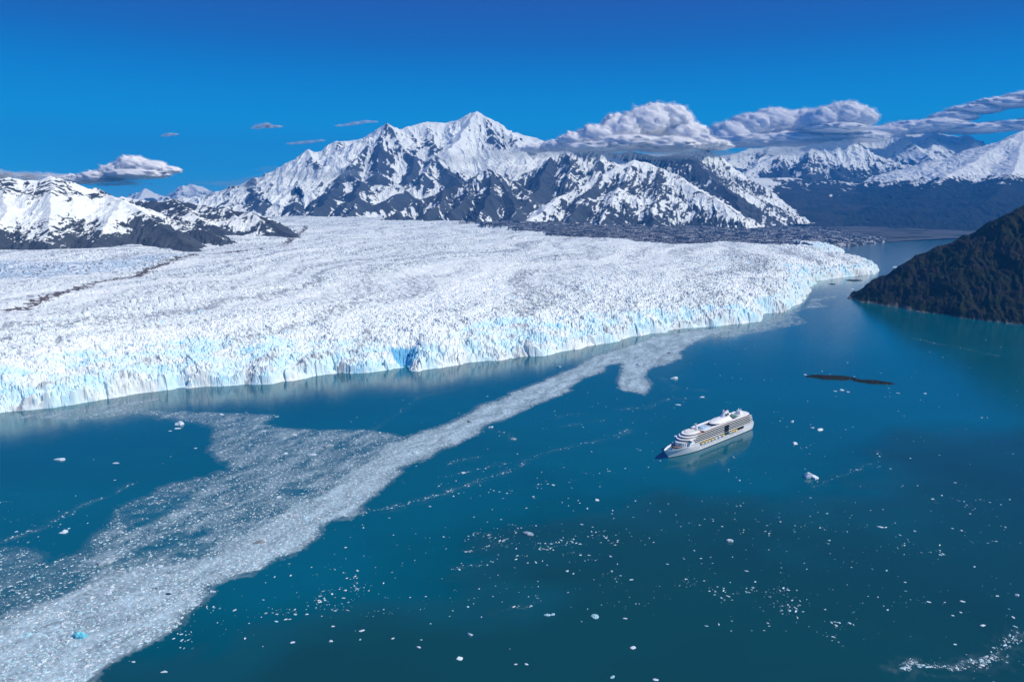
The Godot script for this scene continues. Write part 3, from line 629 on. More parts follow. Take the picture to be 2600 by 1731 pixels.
func build_lowlands() -> void:
	mountain("valley_floor", "", {"fan": [13.0, 42.0, 330, 11300.0, 23500.0, 30.0, 0.002], "warp": 200.0, "warp_len": 2500.0, "melt": 120.0, "rib": [400.0, 6.0], "rough": [600.0, 16.0], "floor": 1.0, "rock": Color(0.036, 0.038, 0.045), "green": Color(0.014, 0.022, 0.022), "green_at": 0.0,
		"snow": {"cover": 0.09, "line": 520.0, "span": 900.0, "rib": 0.1, "streak": 0.7, "noise": 0.5, "noise_len": 1100.0, "steep": 0.0}}, "dark debris-covered valley floor beyond the channel")
	var area := PackedVector2Array()
	for v in GRAVEL: area.append(Vector2(v.x, v.z))
	var f := Fan.new(20.0, 42.0, 260, spaced(10200.0, 17500.0, 22.0, 0.004))
	var n := f.x.size()
	var h := PackedFloat32Array()
	var col := PackedColorArray()
	var keep := PackedByteArray()
	h.resize(n)
	col.resize(n)
	keep.resize(n)
	for p in n:
		var x := f.x[p]
		var z := f.z[p]
		keep[p] = 1 if Geometry2D.is_point_in_polygon(Vector2(x + 60.0 * fbm.get_noise_2d(x / 400.0, z / 400.0), z), area) else 0
		var brush := fbm.get_noise_2d(x / 1500.0 + 2.0, z / 700.0)
		var wet := rib_n.get_noise_2d(x / 900.0, z / 260.0)
		h[p] = 2.0 + maxf(0.0, (-z - 9400.0) / 4900.0 * 57.0) + 14.0 * maxf(0.0, brush - 0.18) + 1.2 * wet
		var t := 1.0 + 0.3 * fbm_b.get_noise_2d(x / 90.0, z / 60.0)
		var c := Color(0.085, 0.088, 0.094)
		if brush > 0.22: c = Color(0.014, 0.024, 0.020)
		elif wet > 0.5: c = Color(0.05, 0.06, 0.07)
		col[p] = Color(c.r * t, c.g * t, c.b * t)
	tag(put("gravel_flats", sheet(f, h, col, keep), painted(0.95)), "grey gravel flats with dark brush along the far side of the channel", "", "", "structure")


# ---------------------------------------------------------------- the glacier
var sdf := PackedFloat32Array()
const SD0 := Vector2(-5200, -12500)
const SDN := Vector2i(420, 460)
const SDC := 26.0
func front_distance() -> void:                 # distance to the front, negative over water
	sdf.resize(SDN.x * SDN.y)
	var area := PackedVector2Array(GLACIER_FRONT)
	area.append_array([Vector2(4500, -16000), Vector2(-16000, -16000), Vector2(-16000, -1400)])
	for j in SDN.y:
		for i in SDN.x:
			var p := SD0 + Vector2(i, j) * SDC
			var best := 1e18
			for k in GLACIER_FRONT.size() - 1:
				best = minf(best, p.distance_squared_to(Geometry2D.get_closest_point_to_segment(p, GLACIER_FRONT[k], GLACIER_FRONT[k + 1])))
			sdf[j * SDN.x + i] = sqrt(best) * (1.0 if Geometry2D.is_point_in_polygon(p, area) else -1.0)


func front(x: float, z: float) -> float:
	var u := clampf((x - SD0.x) / SDC, 0.0, SDN.x - 1.01)
	var v := clampf((z - SD0.y) / SDC, 0.0, SDN.y - 1.01)
	var i := int(u)
	var j := int(v)
	u -= i
	v -= j
	var o := j * SDN.x + i
	return lerpf(lerpf(sdf[o], sdf[o + 1], u), lerpf(sdf[o + SDN.x], sdf[o + SDN.x + 1], u), v)


func build_glacier() -> void:
	front_distance()
	print("front ", Time.get_ticks_msec())
	var f := Fan.new(-41.0, 31.5, 1150, spaced(1880.0, 13200.0, 3.4, 0.0042))
	var n := f.x.size()
	var h := PackedFloat32Array()
	var col := PackedColorArray()
	var keep := PackedByteArray()
	h.resize(n)
	col.resize(n)
	keep.resize(n)
	var debris := PackedVector2Array(DEBRIS_SIDE)
	var bare := PackedVector2Array(BARE_ICE)
	var ice := Color(0.71, 0.785, 0.775)
	for p in n:
		var x := f.x[p]
		var z := f.z[p]
		var s := front(x, z)
		if s < -60.0:
			h[p] = -30.0
			continue
		var wob := fbm.get_noise_2d(x / 160.0, z / 160.0)
		var b1 := block.get_noise_2d((x + 14.0 * wob) / 26.0, (z + 14.0 * wob) / 26.0)
		s += 34.0 * fbm_b.get_noise_2d(x / 230.0, z / 230.0) + 4.0 * b1
		var cove := exp(-Vector2(x - COVE.x + 14.0, z - COVE.y + 26.0).length_squared() / 900.0)
		s -= 52.0 * cove                      # a hollow broken out of the face
		if s < -25.0:
			h[p] = -30.0
			continue
		var big := soft.get_noise_2d(x / 900.0, z / 900.0)
		var dirt := 0.0
		var q := Vector2(x + 250.0 * fbm.get_noise_2d(x / 900.0, z / 900.0), z + 300.0 * fbm.get_noise_2d(z / 900.0, x / 900.0))
		var covered := z < -7000.0 and x > -800.0 and Geometry2D.is_point_in_polygon(q, debris)
		var sheer := 15.0 + 8.0 * big + 8.0 * wob
		var rise := 92.0 * (1.0 - exp(-maxf(s, 0.0) / (125.0 + 60.0 * big)))
		if covered:
			sheer = 12.0
			rise = 56.0 * (1.0 - exp(-maxf(s, 0.0) / 260.0)) + 0.017 * maxf(s, 0.0)
		var g := sheer * smoothstep(-4.0, 15.0, s) + rise + 0.0185 * maxf(s, 0.0) - 30.0 * (1.0 - smoothstep(-12.0, -2.0, s))
		var near := exp(-maxf(s - 60.0, 0.0) / 480.0)
		# broken blocks near the front, long cross cracks farther up
		var jit := 7.0 * fbm_b.get_noise_2d(x / 40.0, z / 40.0)
		var al := 0.87 * x - 0.49 * z          # along the front
		var inl := 0.49 * x + 0.87 * z         # towards the water
		var c1 := crack.get_noise_2d((al + 10.0 * wob + jit) / 24.0, (inl - jit) / 15.0)
		var b3 := block.get_noise_2d((al + jit) / 11.0 + 70.0, (inl + 14.0 * wob) / 9.0)
		var fin := rib_n.get_noise_2d((al + 4.0 * jit) / 150.0, (inl + 20.0 * wob) / 52.0)
		var fx := (x * 0.86 + z * 0.5 + jit + 40.0 * wob) / 80.0
		var fz := (z * 0.86 - x * 0.5 + 30.0 * wob + jit) / 24.0
		var c2 := crack.get_noise_2d(fx + 200.0, fz)
		var b2 := block.get_noise_2d(fx + 200.0, fz)
		var k1 := 1.0 - smoothstep(-0.985, -0.84, c1)
		var k2 := 1.0 - smoothstep(-0.985, -0.86, c2)
		var calm := 0.3 + 0.8 * smoothstep(-0.3, 0.4, fbm.get_noise_2d((z * 0.93 - x * 0.36) / 2200.0, (x * 0.93 + z * 0.36) / 420.0))
		var hh := near * (4.0 * b1 + 2.4 * b3 + 8.0 * fin - 7.0 * k1 + 9.0 * wob) + (1.0 - 0.8 * near) * calm * (1.3 * b2 - 5.5 * k2 + 2.0 * fin + 2.0 * wob)
		if covered: hh *= 0.45
		h[p] = g + hh * smoothstep(-2.0, 12.0, s) + 16.0 * big * smoothstep(60.0, 600.0, s)
		keep[p] = 1
		# what the surface is made of
		var speck := fbm_b.get_noise_2d(x / 13.0, z / 13.0)
		var fleck := fbm_b.get_noise_2d(fx * 1.8, fz * 1.2)
		var flow := x * 0.93 + z * 0.36 + 500.0 * fbm.get_noise_2d(x / 2600.0, z / 2600.0)
		var band := fbm.get_noise_2d((z * 0.93 - x * 0.36) / 3800.0, flow / 210.0)
		var c := ice
		var blue := 0.8 * soft.get_noise_2d(al / 150.0 + 50.0, inl / 60.0) + 0.3 * b3 - 0.35 * fin + 0.5 * speck
		if s < 170.0 + 150.0 * big and blue > -0.2:
			c = Color(0.64, 0.80, 0.835) if blue < 0.40 else (Color(0.52, 0.76, 0.84) if blue < 0.9 else Color(0.20, 0.54, 0.77))
		elif blue > 0.80 and s < 900.0:
			c = Color(0.40, 0.68, 0.85)
		elif fleck + 1.0 * band + 0.3 * speck > 0.38:
			c = Color(0.36, 0.40, 0.43)
		elif fleck + 1.0 * band + 0.3 * speck > 0.20:
			c = Color(0.62, 0.68, 0.71)
		elif speck + 0.9 * band < -0.40:
			c = Color(0.84, 0.87, 0.86)
		if cove > 0.16 and s < 60.0: c = Color(0.16, 0.46, 0.68)
		if x < -1500.0 and z < -3000.0 and Geometry2D.is_point_in_polygon(q, bare):
			c = Color(0.42, 0.56, 0.66) if speck + 0.6 * fleck + 0.8 * wob < -0.08 else (Color(0.72, 0.79, 0.82) if fleck < 0.22 else Color(0.16, 0.21, 0.26))
		if covered:
			c = Color(0.022, 0.028, 0.042)
			if speck * 0.9 + fbm.get_noise_2d(x / 260.0, z / 110.0) > 0.36: c = Color(0.5, 0.52, 0.54)
		col[p] = c
	# the dotted line of rubble along the ice
	var line := PackedVector2Array(MEDIAL_DEBRIS)
	for p in n:
		if not keep[p] or f.x[p] > -800.0 or f.z[p] > -2600.0: continue
		var q := Vector2(f.x[p], f.z[p])
		var best := 1e18
		for k in line.size() - 1:
			best = minf(best, q.distance_squared_to(Geometry2D.get_closest_point_to_segment(q, line[k], line[k + 1])))
		if best < 4900.0 and sqrt(best) / 70.0 + 1.5 * absf(fbm_b.get_noise_2d(q.x / 60.0, q.y / 60.0)) < 0.6:
			col[p] = Color(0.12, 0.105, 0.095)
	print("glacier points ", Time.get_ticks_msec())
	var m := painted(0.55)
	var o := put("glacier", sheet(f, h, col, keep), m)
	tag(o, "vast white crevassed glacier ending in a broken blue-tinted ice cliff", "glacier", "", "structure")
	print("glacier ", Time.get_ticks_msec())


# ---------------------------------------------------------------- drifting ice
func near_course(p: Vector2, pts: Array) -> float:
	var best := 1e18
	for k in pts.size() - 1:
		best = minf(best, p.distance_squared_to(Geometry2D.get_closest_point_to_segment(p, pts[k], pts[k + 1])))
	return sqrt(best)


var ice_areas := []
func prepare_ice() -> void:
	for a in [[PACK, 0.92], [LOOSE, 0.34], [THIN, 0.15], [FRONT_STREAK, 0.34], [CHANNEL_STREAK, 0.36]]:
		var q := PackedVector2Array(a[0])
		var b := Rect2(q[0], Vector2.ZERO)
		for v in q: b = b.expand(v)
		ice_areas.append([q, a[1], b.grow(30.0)])
	for s in STRINGS:
		var b := Rect2(s[2][0], Vector2.ZERO)
		for v in s[2]: b = b.expand(v)
		ice_areas.append([s[2], s[1], b.grow(30.0), s[0]])


func brash(x: float, z: float, strung := 1.0) -> float:        # how much of the water is covered by small ice
	var wx := x + 9.0 * fbm.get_noise_2d(x / 45.0, z / 45.0) + 4.0 * fbm_b.get_noise_2d(x / 11.0, z / 11.0)
	var wz := z + 12.0 * fbm.get_noise_2d(z / 45.0 + 33.0, x / 45.0) + 5.0 * fbm_b.get_noise_2d(z / 11.0, x / 11.0)
	var p := Vector2(wx, wz)
	var d := 0.0
	for a in ice_areas:
		if not a[2].has_point(p): continue
		if a.size() == 3:
			if Geometry2D.is_point_in_polygon(p, a[0]): d = maxf(d, a[1])
		else:
			var e: float = near_course(p, a[0]) / a[3]
			if e < 1.0: d = maxf(d, strung * a[1] * (1.0 - e) * (0.6 + 0.9 * fbm_b.get_noise_2d(x / 30.0, z / 30.0)))
	if d > 0.0 and d < 0.9:
		for l in LEADS:
			if Geometry2D.is_point_in_polygon(p, l):
				return d * clampf(0.2 + 0.9 * fbm.get_noise_2d(x / 40.0, z / 24.0), 0.03, 0.6)
	return d


func build_brash_ice() -> void:
	prepare_ice()
	# a skin of ground-up ice: too fine to tell the grains apart
	var f := Fan.new(-42.0, 42.0, 850, spaced(800.0, 4300.0, 2.6, 0.0045))
	var n := f.x.size()
	var h := PackedFloat32Array()
	var col := PackedColorArray()
	var keep := PackedByteArray()
	h.resize(n)
	col.resize(n)
	keep.resize(n)
	var dens := PackedFloat32Array()
	dens.resize(n)
	for p in n:
		var x := f.x[p]
		var z := f.z[p]
		h[p] = 0.06
		if front(x, z) > 8.0: continue
		var d := 0.4 * brash(x, z, 0.5) + 0.2 * (brash(x - 9.0, z + 4.0, 0.3) + brash(x + 9.0, z + 6.0, 0.3) + brash(x + 2.0, z - 16.0, 0.3))
		dens[p] = d
		if d <= 0.0: 
			col[p] = Color(0.42, 0.5, 0.56, 0.0)
			continue
		keep[p] = 1
		var wisp := fbm.get_noise_2d((x * 0.47 - z * 0.88) / 130.0, (z * 0.47 + x * 0.88 + 26.0 * fbm_b.get_noise_2d(x / 110.0, z / 110.0)) / 30.0)
		var grain := fbm_b.get_noise_2d(x / 7.0, z / 9.0)
		var a := d * (0.80 + 0.30 * wisp + 0.30 * grain)
		if d < 0.5: a = d * (0.85 + 1.1 * wisp + 0.7 * grain)
		var t := 0.50 + 0.12 * wisp + 0.12 * grain
		col[p] = Color(t * 0.78, t * 1.04, t * 1.18, clampf(a, 0.0, 0.93))
	var m := painted(0.7)
	m.transparency = BaseMaterial3D.TRANSPARENCY_ALPHA
	var o := put("ice_slush", sheet(f, h, col, keep), m)
	tag(o, "grey-white skin of ground-up ice drifting in bands on the water", "slush", "", "stuff")
	print("slush ", Time.get_ticks_msec())
	# the pieces of it that can be seen
	var rng := RandomNumberGenerator.new()
	rng.seed = 4
	var places := PackedFloat32Array()
	var count := 0
	for k in 460000:
		var a := deg_to_rad(rng.randf_range(-41.0, 41.0))
		var r := 1.0 / rng.randf_range(1.0 / 3600.0, 1.0 / 820.0)
		var x := sin(a) * r
		var z := -cos(a) * r
		var u := rng.randf()
		if u > 0.9: continue
		var d := brash(x, z)
		if d <= 0.0:                            # chips strewn over the open water, thicker towards the near side
			var drift := fbm.get_noise_2d(x / 260.0, z / 160.0) + 0.7 * fbm_b.get_noise_2d(x / 60.0, z / 40.0)
			d = 0.0018 + 0.055 * smoothstep(0.28, 0.75, drift) * smoothstep(-1700.0, -900.0, z)
			if x < -450.0 and z < -1200.0: d *= 0.12
		elif d > 0.85:
			d = 0.5 + 0.5 * fbm.get_noise_2d(x / 120.0, z / 60.0)
		if u > d * (1.6 if d < 0.3 else 1.0) or front(x, z) > -6.0: continue
		var size := 0.35 + 1.6 * pow(rng.randf(), 4.0)
		var turn := rng.randf() * TAU
		var long := size * rng.randf_range(0.8, 1.9)
		var wide := size * rng.randf_range(0.6, 1.1)
		var tall := size * rng.randf_range(0.25, 0.6)
		var c := cos(turn)
		var s := sin(turn)
		var tone := rng.randf_range(0.42, 0.86)
		var bl := rng.randf_range(0.05, 0.5)
		places.append_array([long * c, 0.0, wide * s, x, 0.0, tall, 0.0, 0.05, -long * s, 0.0, wide * c, z, tone * (1.0 - bl), tone * (1.0 - 0.25 * bl), tone, 1.0])
		count += 1
	var mm := MultiMesh.new()
	mm.transform_format = MultiMesh.TRANSFORM_3D
	mm.use_colors = true
	mm.mesh = chip_mesh()
	mm.instance_count = count
	mm.buffer = places
	var mi := MultiMeshInstance3D.new()
	mi.name = "brash_ice"
	mi.multimesh = mm
	mi.material_override = painted(0.6)
	add_child(mi)
	tag(mi, "countless small chips of floating ice strewn over the water", "ice", "", "stuff")
	print("chips ", count, " ", Time.get_ticks_msec())


func chip_mesh() -> ArrayMesh:
	return floe_mesh(6, 0.9, 0.55, 8, 0.35)


# an uneven raft: outline of n points, a waterline notch, a shoulder and a bumpy top; radius 1 long, wide across
func floe_mesh(seed_: int, wide: float, tall: float, n: int, peak: float) -> ArrayMesh:
	var rng := RandomNumberGenerator.new()
	rng.seed = seed_ * 7919 + 13
	var rings := []
	var base := []
	for i in n:
		base.append(1.0 + rng.randf_range(-0.32, 0.18))
	for r in [[0.90, -0.5], [1.0, 0.10], [0.93, 0.55], [0.62, 0.9]]:
		var ring := []
		for i in n:
			var a := TAU * i / n
			var q: float = r[0] * base[i] * (1.0 + rng.randf_range(-0.07, 0.07))
			var lift: float = r[1] * (1.0 + rng.randf_range(-0.35, 0.35)) if r[1] > 0.2 else r[1]
			ring.append(Vector3(cos(a) * q, lift * tall * (1.0 + peak * sin(a + seed_)), sin(a) * q * wide))
		rings.append(ring)
	var st := SurfaceTool.new()
	st.begin(Mesh.PRIMITIVE_TRIANGLES)
	st.set_smooth_group(-1)
	var top := Vector3(rng.randf_range(-0.3, 0.3), tall * (1.0 + peak * rng.randf_range(0.2, 1.0)), rng.randf_range(-0.2, 0.2) * wide)
	for k in rings.size():
		for i in n:
			var j := (i + 1) % n
			if k < rings.size() - 1:
				for v in [rings[k][i], rings[k + 1][i], rings[k][j], rings[k][j], rings[k + 1][i], rings[k + 1][j]]:
					st.add_vertex(v)
			else:
				for v in [rings[k][i], top, rings[k][j]]:
					st.add_vertex(v)
	st.generate_normals()
	return st.commit()


func build_floes() -> void:
	var looks := {
		"slab": [Color(0.80, 0.85, 0.87), 0.5, 0.16, 11, 0.3], "lump": [Color(0.80, 0.85, 0.87), 0.7, 0.34, 10, 0.6], "white": [Color(0.82, 0.86, 0.88), 0.55, 0.36, 13, 0.8],
		"blue": [Color(0.16, 0.60, 0.70), 0.75, 0.5, 16, 0.4], "pale": [Color(0.50, 0.76, 0.80), 0.7, 0.34, 11, 0.5], "grey": [Color(0.42, 0.48, 0.52), 0.6, 0.26, 13, 0.4],
		"dirty": [Color(0.30, 0.28, 0.26), 0.55, 0.3, 12, 0.5], "dark": [Color(0.06, 0.09, 0.10), 0.6, 0.35, 9, 0.5]}
	var mats := {}
	var grain := NoiseTexture2D.new()
	grain.width = 256
	grain.height = 256
	grain.seamless = true
	grain.noise = noise(FastNoiseLite.TYPE_SIMPLEX, 8, 4, 0.03)
	var ramp := Gradient.new()
	ramp.set_color(0, Color(0.72, 0.80, 0.86))
	ramp.set_color(1, Color(1, 1, 1))
	grain.color_ramp = ramp
	for k in looks:
		var m := mat(looks[k][0], 0.5)
		m.albedo_texture = grain
		m.uv1_triplanar = true
		m.uv1_world_triplanar = true
		m.uv1_scale = Vector3.ONE / 14.0
		mats[k] = m
	var rng := RandomNumberGenerator.new()
	rng.seed = 90
	var n := 0
	for fl in FLOES:
		n += 1
		var l: Array = looks[fl[3]]
		var mesh := floe_mesh(n, l[1] * rng.randf_range(0.8, 1.2), l[2], l[3], l[4])
		var o := put("iceberg" if fl[3] in ["blue", "grey", "dirty", "white"] else "ice_floe", mesh, mats[fl[3]])
		o.position = Vector3(fl[0], 0, fl[1])
		o.scale = Vector3.ONE * fl[2] * 0.5
		o.rotation.y = rng.randf_range(-0.5, 0.5)
		tag(o, fl[4], "iceberg" if fl[3] in ["blue", "grey", "dirty", "white"] else "ice floe")
	# the smaller ones that drift apart from the bands
	var kinds := []
	for k in 9: kinds.append(floe_mesh(300 + k, rng.randf_range(0.45, 0.8), rng.randf_range(0.16, 0.36), 8, 0.5))
	var small := []
	for g in [[90, Rect2(60, -1150, 560, 400), "lower right"], [60, Rect2(-330, -1060, 380, 330), "lower left"], [40, Rect2(560, -2100, 700, 900), "right of the ship"],
			[30, Rect2(60, -2000, 420, 600), "left of the ship"], [36, Rect2(-760, -1500, 420, 330), "in the slush"]]:
		for k in g[0]:
			var x := 0.0
			var z := 0.0
			var good := false
			for attempt in 20:
				x = rng.randf_range(g[1].position.x, g[1].end.x)
				z = rng.randf_range(g[1].position.y, g[1].end.y)
				good = absf(x) < -z * 0.7 - 10.0 and (brash(x, z) > 0.3) == (g[2] == "in the slush") and not (x > 280.0 and x < 600.0 and z > -1580.0 and z < -1310.0)
				if good: break
			if not good: continue
			var look: String = ["slab", "slab", "lump", "pale"][rng.randi() % 4]
			var o := put("small_floe", kinds[rng.randi() % 9], mats[look])
			var s := 0.7 + 1.7 * pow(rng.randf(), 2.0)
			o.position = Vector3(x, 0, z)
			o.scale = Vector3(s * rng.randf_range(0.9, 1.5), s, s)
			o.rotation.y = rng.randf() * TAU
			o.set_meta("category", "ice floe")
			o.set_meta("group", "small floes " + ("in the " if g[2].begins_with("lower") else "") + g[2])
			small.append([o, "pale blue" if look == "pale" else "white"])
	# each is told by the nearest thing one can find, the side it lies on and its rank there
	var ranks := {}
	for e in small:
		var p: Vector3 = e[0].position
		var best := 1e9
		var where := ""
		for m in LANDMARKS:
			var dx: float = p.x - m[0]
			var dz: float = (p.z - m[1]) * 0.45
			var q := dx * dx + dz * dz
			if q < best:
				best = q
				where = ("%s the %s" % [("right of" if dx > 0.0 else "left of") if absf(dx) > absf(dz) else ("below" if dz > 0.0 else "above"), m[2]])
		ranks.get_or_add(where, []).append([best, e])
	var ord := ["nearest", "second nearest", "third nearest", "fourth nearest", "fifth nearest", "sixth nearest", "seventh nearest", "eighth nearest", "ninth nearest", "tenth nearest", "eleventh nearest", "twelfth nearest", "thirteenth nearest", "fourteenth nearest", "fifteenth nearest", "sixteenth nearest", "seventeenth nearest", "eighteenth nearest", "nineteenth nearest", "twentieth nearest"]
	for where in ranks:
		ranks[where].sort_custom(func(a, b): return a[0] < b[0])
		for k in ranks[where].size():
			var e: Array = ranks[where][k][1]
			e[0].set_meta("label", "small %s floe, %s %s" % [e[1], ord[k] if k < ord.size() else "farther out", where])
	print("floes ", Time.get_ticks_msec())


# ---------------------------------------------------------------- rock islets
func build_islets() -> void:
	islet(Vector2(871, -2046), Vector2(1015, -2010), 27.0, 8.0, "long low black rock islet left of the gap, in blue water", 1)
	islet(Vector2(985, -1990), Vector2(1092, -1955), 22.0, 6.5, "smaller black rock islet at the right end of the long one", 2)
	islet(Vector2(2218, -4700), Vector2(2330, -4690), 34.0, 6.0, "small dark islet in the channel between ice tongue and headland", 3)
	islet(Vector2(2010, -4480), Vector2(2050, -4470), 14.0, 4.0, "tiny dark rock beside the ice tongue in the channel", 4)


func islet(a: Vector2, b: Vector2, half: float, tall: float, label: String, seed_: int) -> void:
	var d := b - a
	var along := d.normalized()
	var side := Vector2(-along.y, along.x)
	var nu := 90
	var nv := 26
	var st := SurfaceTool.new()
	st.begin(Mesh.PRIMITIVE_TRIANGLES)
	for j in nv + 1:
		for i in nu + 1:
			var u := lerpf(-0.06, 1.06, float(i) / nu)
			var v := lerpf(-1.3, 1.3, float(j) / nv)
			var p := a + d * u + side * v * half
			var w := pow(clampf(4.0 * u * (1.0 - u), 0.0, 1.0), 0.6)
			var q := absf(v + 0.3 * soft.get_noise_2d(u * 3.0 + seed_ * 9.0, 0.0)) / maxf(0.05, w * (0.8 + 0.35 * soft.get_noise_2d(u * 5.0, seed_ * 7.0)))
			var rough := rib_n.get_noise_2d(p.x / 26.0, p.y / 9.0)
			var h := tall * (1.0 - q) * w + 1.5 * rough + 0.9 * fbm_b.get_noise_2d(p.x / 5.0, p.y / 5.0) - 0.5
			if w <= 0.01: h = -3.0
			var t := 0.8 + 0.5 * fbm_b.get_noise_2d(p.x / 8.0, p.y / 4.0)
			var c := Color(0.020, 0.021, 0.018)
			if fbm_b.get_noise_2d(p.x / 14.0 + 5.0, p.y / 6.0) > 0.25: c = Color(0.030, 0.034, 0.018)
			st.set_color(Color(c.r * t, c.g * t, c.b * t))
			st.add_vertex(Vector3(p.x - a.x, maxf(h, -3.0), p.y - a.y))
	for j in nv:
		for i in nu:
			var p := j * (nu + 1) + i
			var q := p + nu + 1
			for k in [p, q, q + 1, p, q + 1, p + 1]: st.add_index(k)
	var o := put("rock_islet", st.commit(), painted(0.85))
	o.position = Vector3(a.x, 0, a.y)
	tag(o, label, "islet")


# ---------------------------------------------------------------- clouds that stand among the mountains
func build_clouds() -> void:
	var m := FogMaterial.new()
	m.density = 0.0002
	m.albedo = Color(0.86, 0.95, 1.0)
	var rw := RandomNumberGenerator.new()
	rw.seed = 6
	for w in WISPS:
		for k in 5:
			var v := FogVolume.new()
			v.name = numbered("cloud_wisp")
			v.shape = RenderingServer.FOG_VOLUME_SHAPE_ELLIPSOID
			var s: Vector3 = w[1]
			v.size = s * Vector3(rw.randf_range(0.35, 0.8), rw.randf_range(0.4, 1.1), 0.7)
			v.material = m
			v.rotation_degrees = Vector3(0, 0, w[2] + rw.randf_range(-5, 5))
			add_child(v)
			v.position = w[0] + Vector3(rw.randf_range(-0.4, 0.4) * s.x, rw.randf_range(-0.3, 0.3) * s.y, rw.randf_range(-0.2, 0.2) * s.z)
			tag(v, "thin veil of cloud lying across the mountains", "", "", "stuff")
	# heaped clouds: lobed bodies with a thinning rim of droplets round them
	var lobes := noise(FastNoiseLite.TYPE_SIMPLEX_SMOOTH, 19, 3, 1.0, FastNoiseLite.FRACTAL_RIDGED)
	var cm := painted(1.0)
	cm.transparency = BaseMaterial3D.TRANSPARENCY_ALPHA
	cm.metallic_specular = 0.0
	cm.backlight_enabled = true               # light passes through and comes out on the far side
	cm.backlight = Color(0.5, 0.5, 0.5)
	var veil: StandardMaterial3D = cm.duplicate()
	veil.backlight = Color(1, 1, 1)
	for cl in CLOUDS:
		var v := PackedVector3Array()
		var c := PackedColorArray()
		var ix := PackedInt32Array()
		var base: Array = cl[1][0]
		var nu := 40
		var nv := 20
		var k := 0
		for q in cl[1]:
			k += 1
			var thin: bool = q[4] < 90
			for shell in [[1.0, 0.98], [1.05, 0.14], [1.12, 0.07]] if not thin else [[0.6, 0.13], [0.85, 0.09], [1.1, 0.06]]:
				var first := v.size()
				for j in nv + 1:
					for i in nu + 1:
						var la := PI * (float(j) / nv - 0.5)
						var lo := TAU * i / nu
						var dir := Vector3(cos(la) * cos(lo), sin(la), cos(la) * sin(lo))
						var big := Vector3(dir.x * q[3], dir.y * q[4], dir.z * q[3]) / float(q[4])
						var s: float = 1.0 - 0.22 * lobes.get_noise_3d(big.x * 0.9 + k * 7.0, big.y * 0.9, big.z * 0.9) + ((0.16 + 0.9 * (shell[0] - 1.0)) if not thin else 1.0) * fbm.get_noise_3d(big.x * 2.4, big.y * 2.4 + k * 5.0 + shell[0] * 3.0, big.z * 2.4)
						s *= shell[0]
						var p := Vector3(q[0] - base[0], q[1] - base[1], q[2] - base[2]) + Vector3(dir.x * q[3] * s, dir.y * q[4] * s * (0.55 if dir.y < 0.0 else 1.0), dir.z * q[3] * 0.8 * s)
						v.append(p)
						c.append(Color(0.97, 0.97, 0.97, shell[1]))
				for j in nv:
					for i in nu:
						var p := first + j * (nu + 1) + i
						ix.append_array([p, p + nu + 1, p + nu + 2, p, p + nu + 2, p + 1])
		var a := []
		a.resize(Mesh.ARRAY_MAX)
		a[Mesh.ARRAY_VERTEX] = v
		a[Mesh.ARRAY_COLOR] = c
		a[Mesh.ARRAY_INDEX] = ix
		var am := ArrayMesh.new()
		am.add_surface_from_arrays(Mesh.PRIMITIVE_TRIANGLES, a)
		var st := SurfaceTool.new()
		st.create_from(am, 0)
		st.generate_normals()
		var o := put("cloud", st.commit(), veil if base[4] < 90 else cm)
		o.position = Vector3(base[0], base[1], base[2])
		tag(o, cl[0], "cloud")

# ---------------------------------------------------------------- the cruise ship: x towards the bow, z to starboard, y up from the waterline
var ship: Node3D
func ring(x0: float, x1: float, half: float, nose: float, tail := 0.0) -> PackedVector2Array:   # a deck outline: square or rounded stern at x0, rounded front of length nose at x1
	var p := PackedVector2Array()
	var n := 14
	for i in n + 1:
		var a := -PI / 2 + PI * i / n
		p.append(Vector2(x1 - nose + nose * cos(a), half * sin(a)))
	if tail > 0.0:
		for i in n + 1:
			var a := PI / 2 + PI * i / n
			p.append(Vector2(x0 + tail + tail * cos(a), half * sin(a)))
	else:
		p.append(Vector2(x0, half))
		p.append(Vector2(x0, -half))
	return p


func prism(p: PackedVector2Array, y0: float, y1: float, shrink := 1.0, lean := 0.0) -> ArrayMesh:
	var st := SurfaceTool.new()
	st.begin(Mesh.PRIMITIVE_TRIANGLES)
	st.set_smooth_group(-1)
	var mid := Vector2.ZERO
	for v in p: mid += v
	mid /= p.size()
	var lo := []
	var hi := []
	for v in p:
		var w := mid + (v - mid) * shrink
		lo.append(Vector3(v.x, y0, v.y))
		hi.append(Vector3(w.x + lean, y1, w.y))
	for i in p.size():
		var j := (i + 1) % p.size()
		for v in [lo[i], hi[i], lo[j], lo[j], hi[i], hi[j]]: st.add_vertex(v)
	var tri := Geometry2D.triangulate_polygon(p)
	for k in range(0, tri.size(), 3):
		for q in [tri[k], tri[k + 1], tri[k + 2]]: st.add_vertex(hi[q])
		for q in [tri[k], tri[k + 2], tri[k + 1]]: st.add_vertex(lo[q])
	st.generate_normals()
	return st.commit()


func part(called: String, mesh: Mesh, m: Material, parent: Node = null) -> MeshInstance3D:
	return put(called, mesh, m, parent if parent else ship)


func bar(x0: float, x1: float, y0: float, y1: float, z0: float, z1: float) -> ArrayMesh:
	return prism(PackedVector2Array([Vector2(x0, z0), Vector2(x1, z0), Vector2(x1, z1), Vector2(x0, z1)]), y0, y1)


func half_beam(x: float, y: float) -> float:
	var up := clampf(y / 16.0, 0.0, 1.0)
	var b := 16.0
	var start := lerpf(48.0, 78.0, up)
	var stem := lerpf(132.0, 147.5, pow(up, 1.3))
	if x > start:
		b *= pow(maxf(0.0, 1.0 - pow((x - start) / (stem - start), lerpf(1.55, 2.1, up))), 0.9)
	if x < -115.0:
		b *= 1.0 - 0.10 * pow((-115.0 - x) / 32.0, 2.0) * (1.2 - up)
	return b


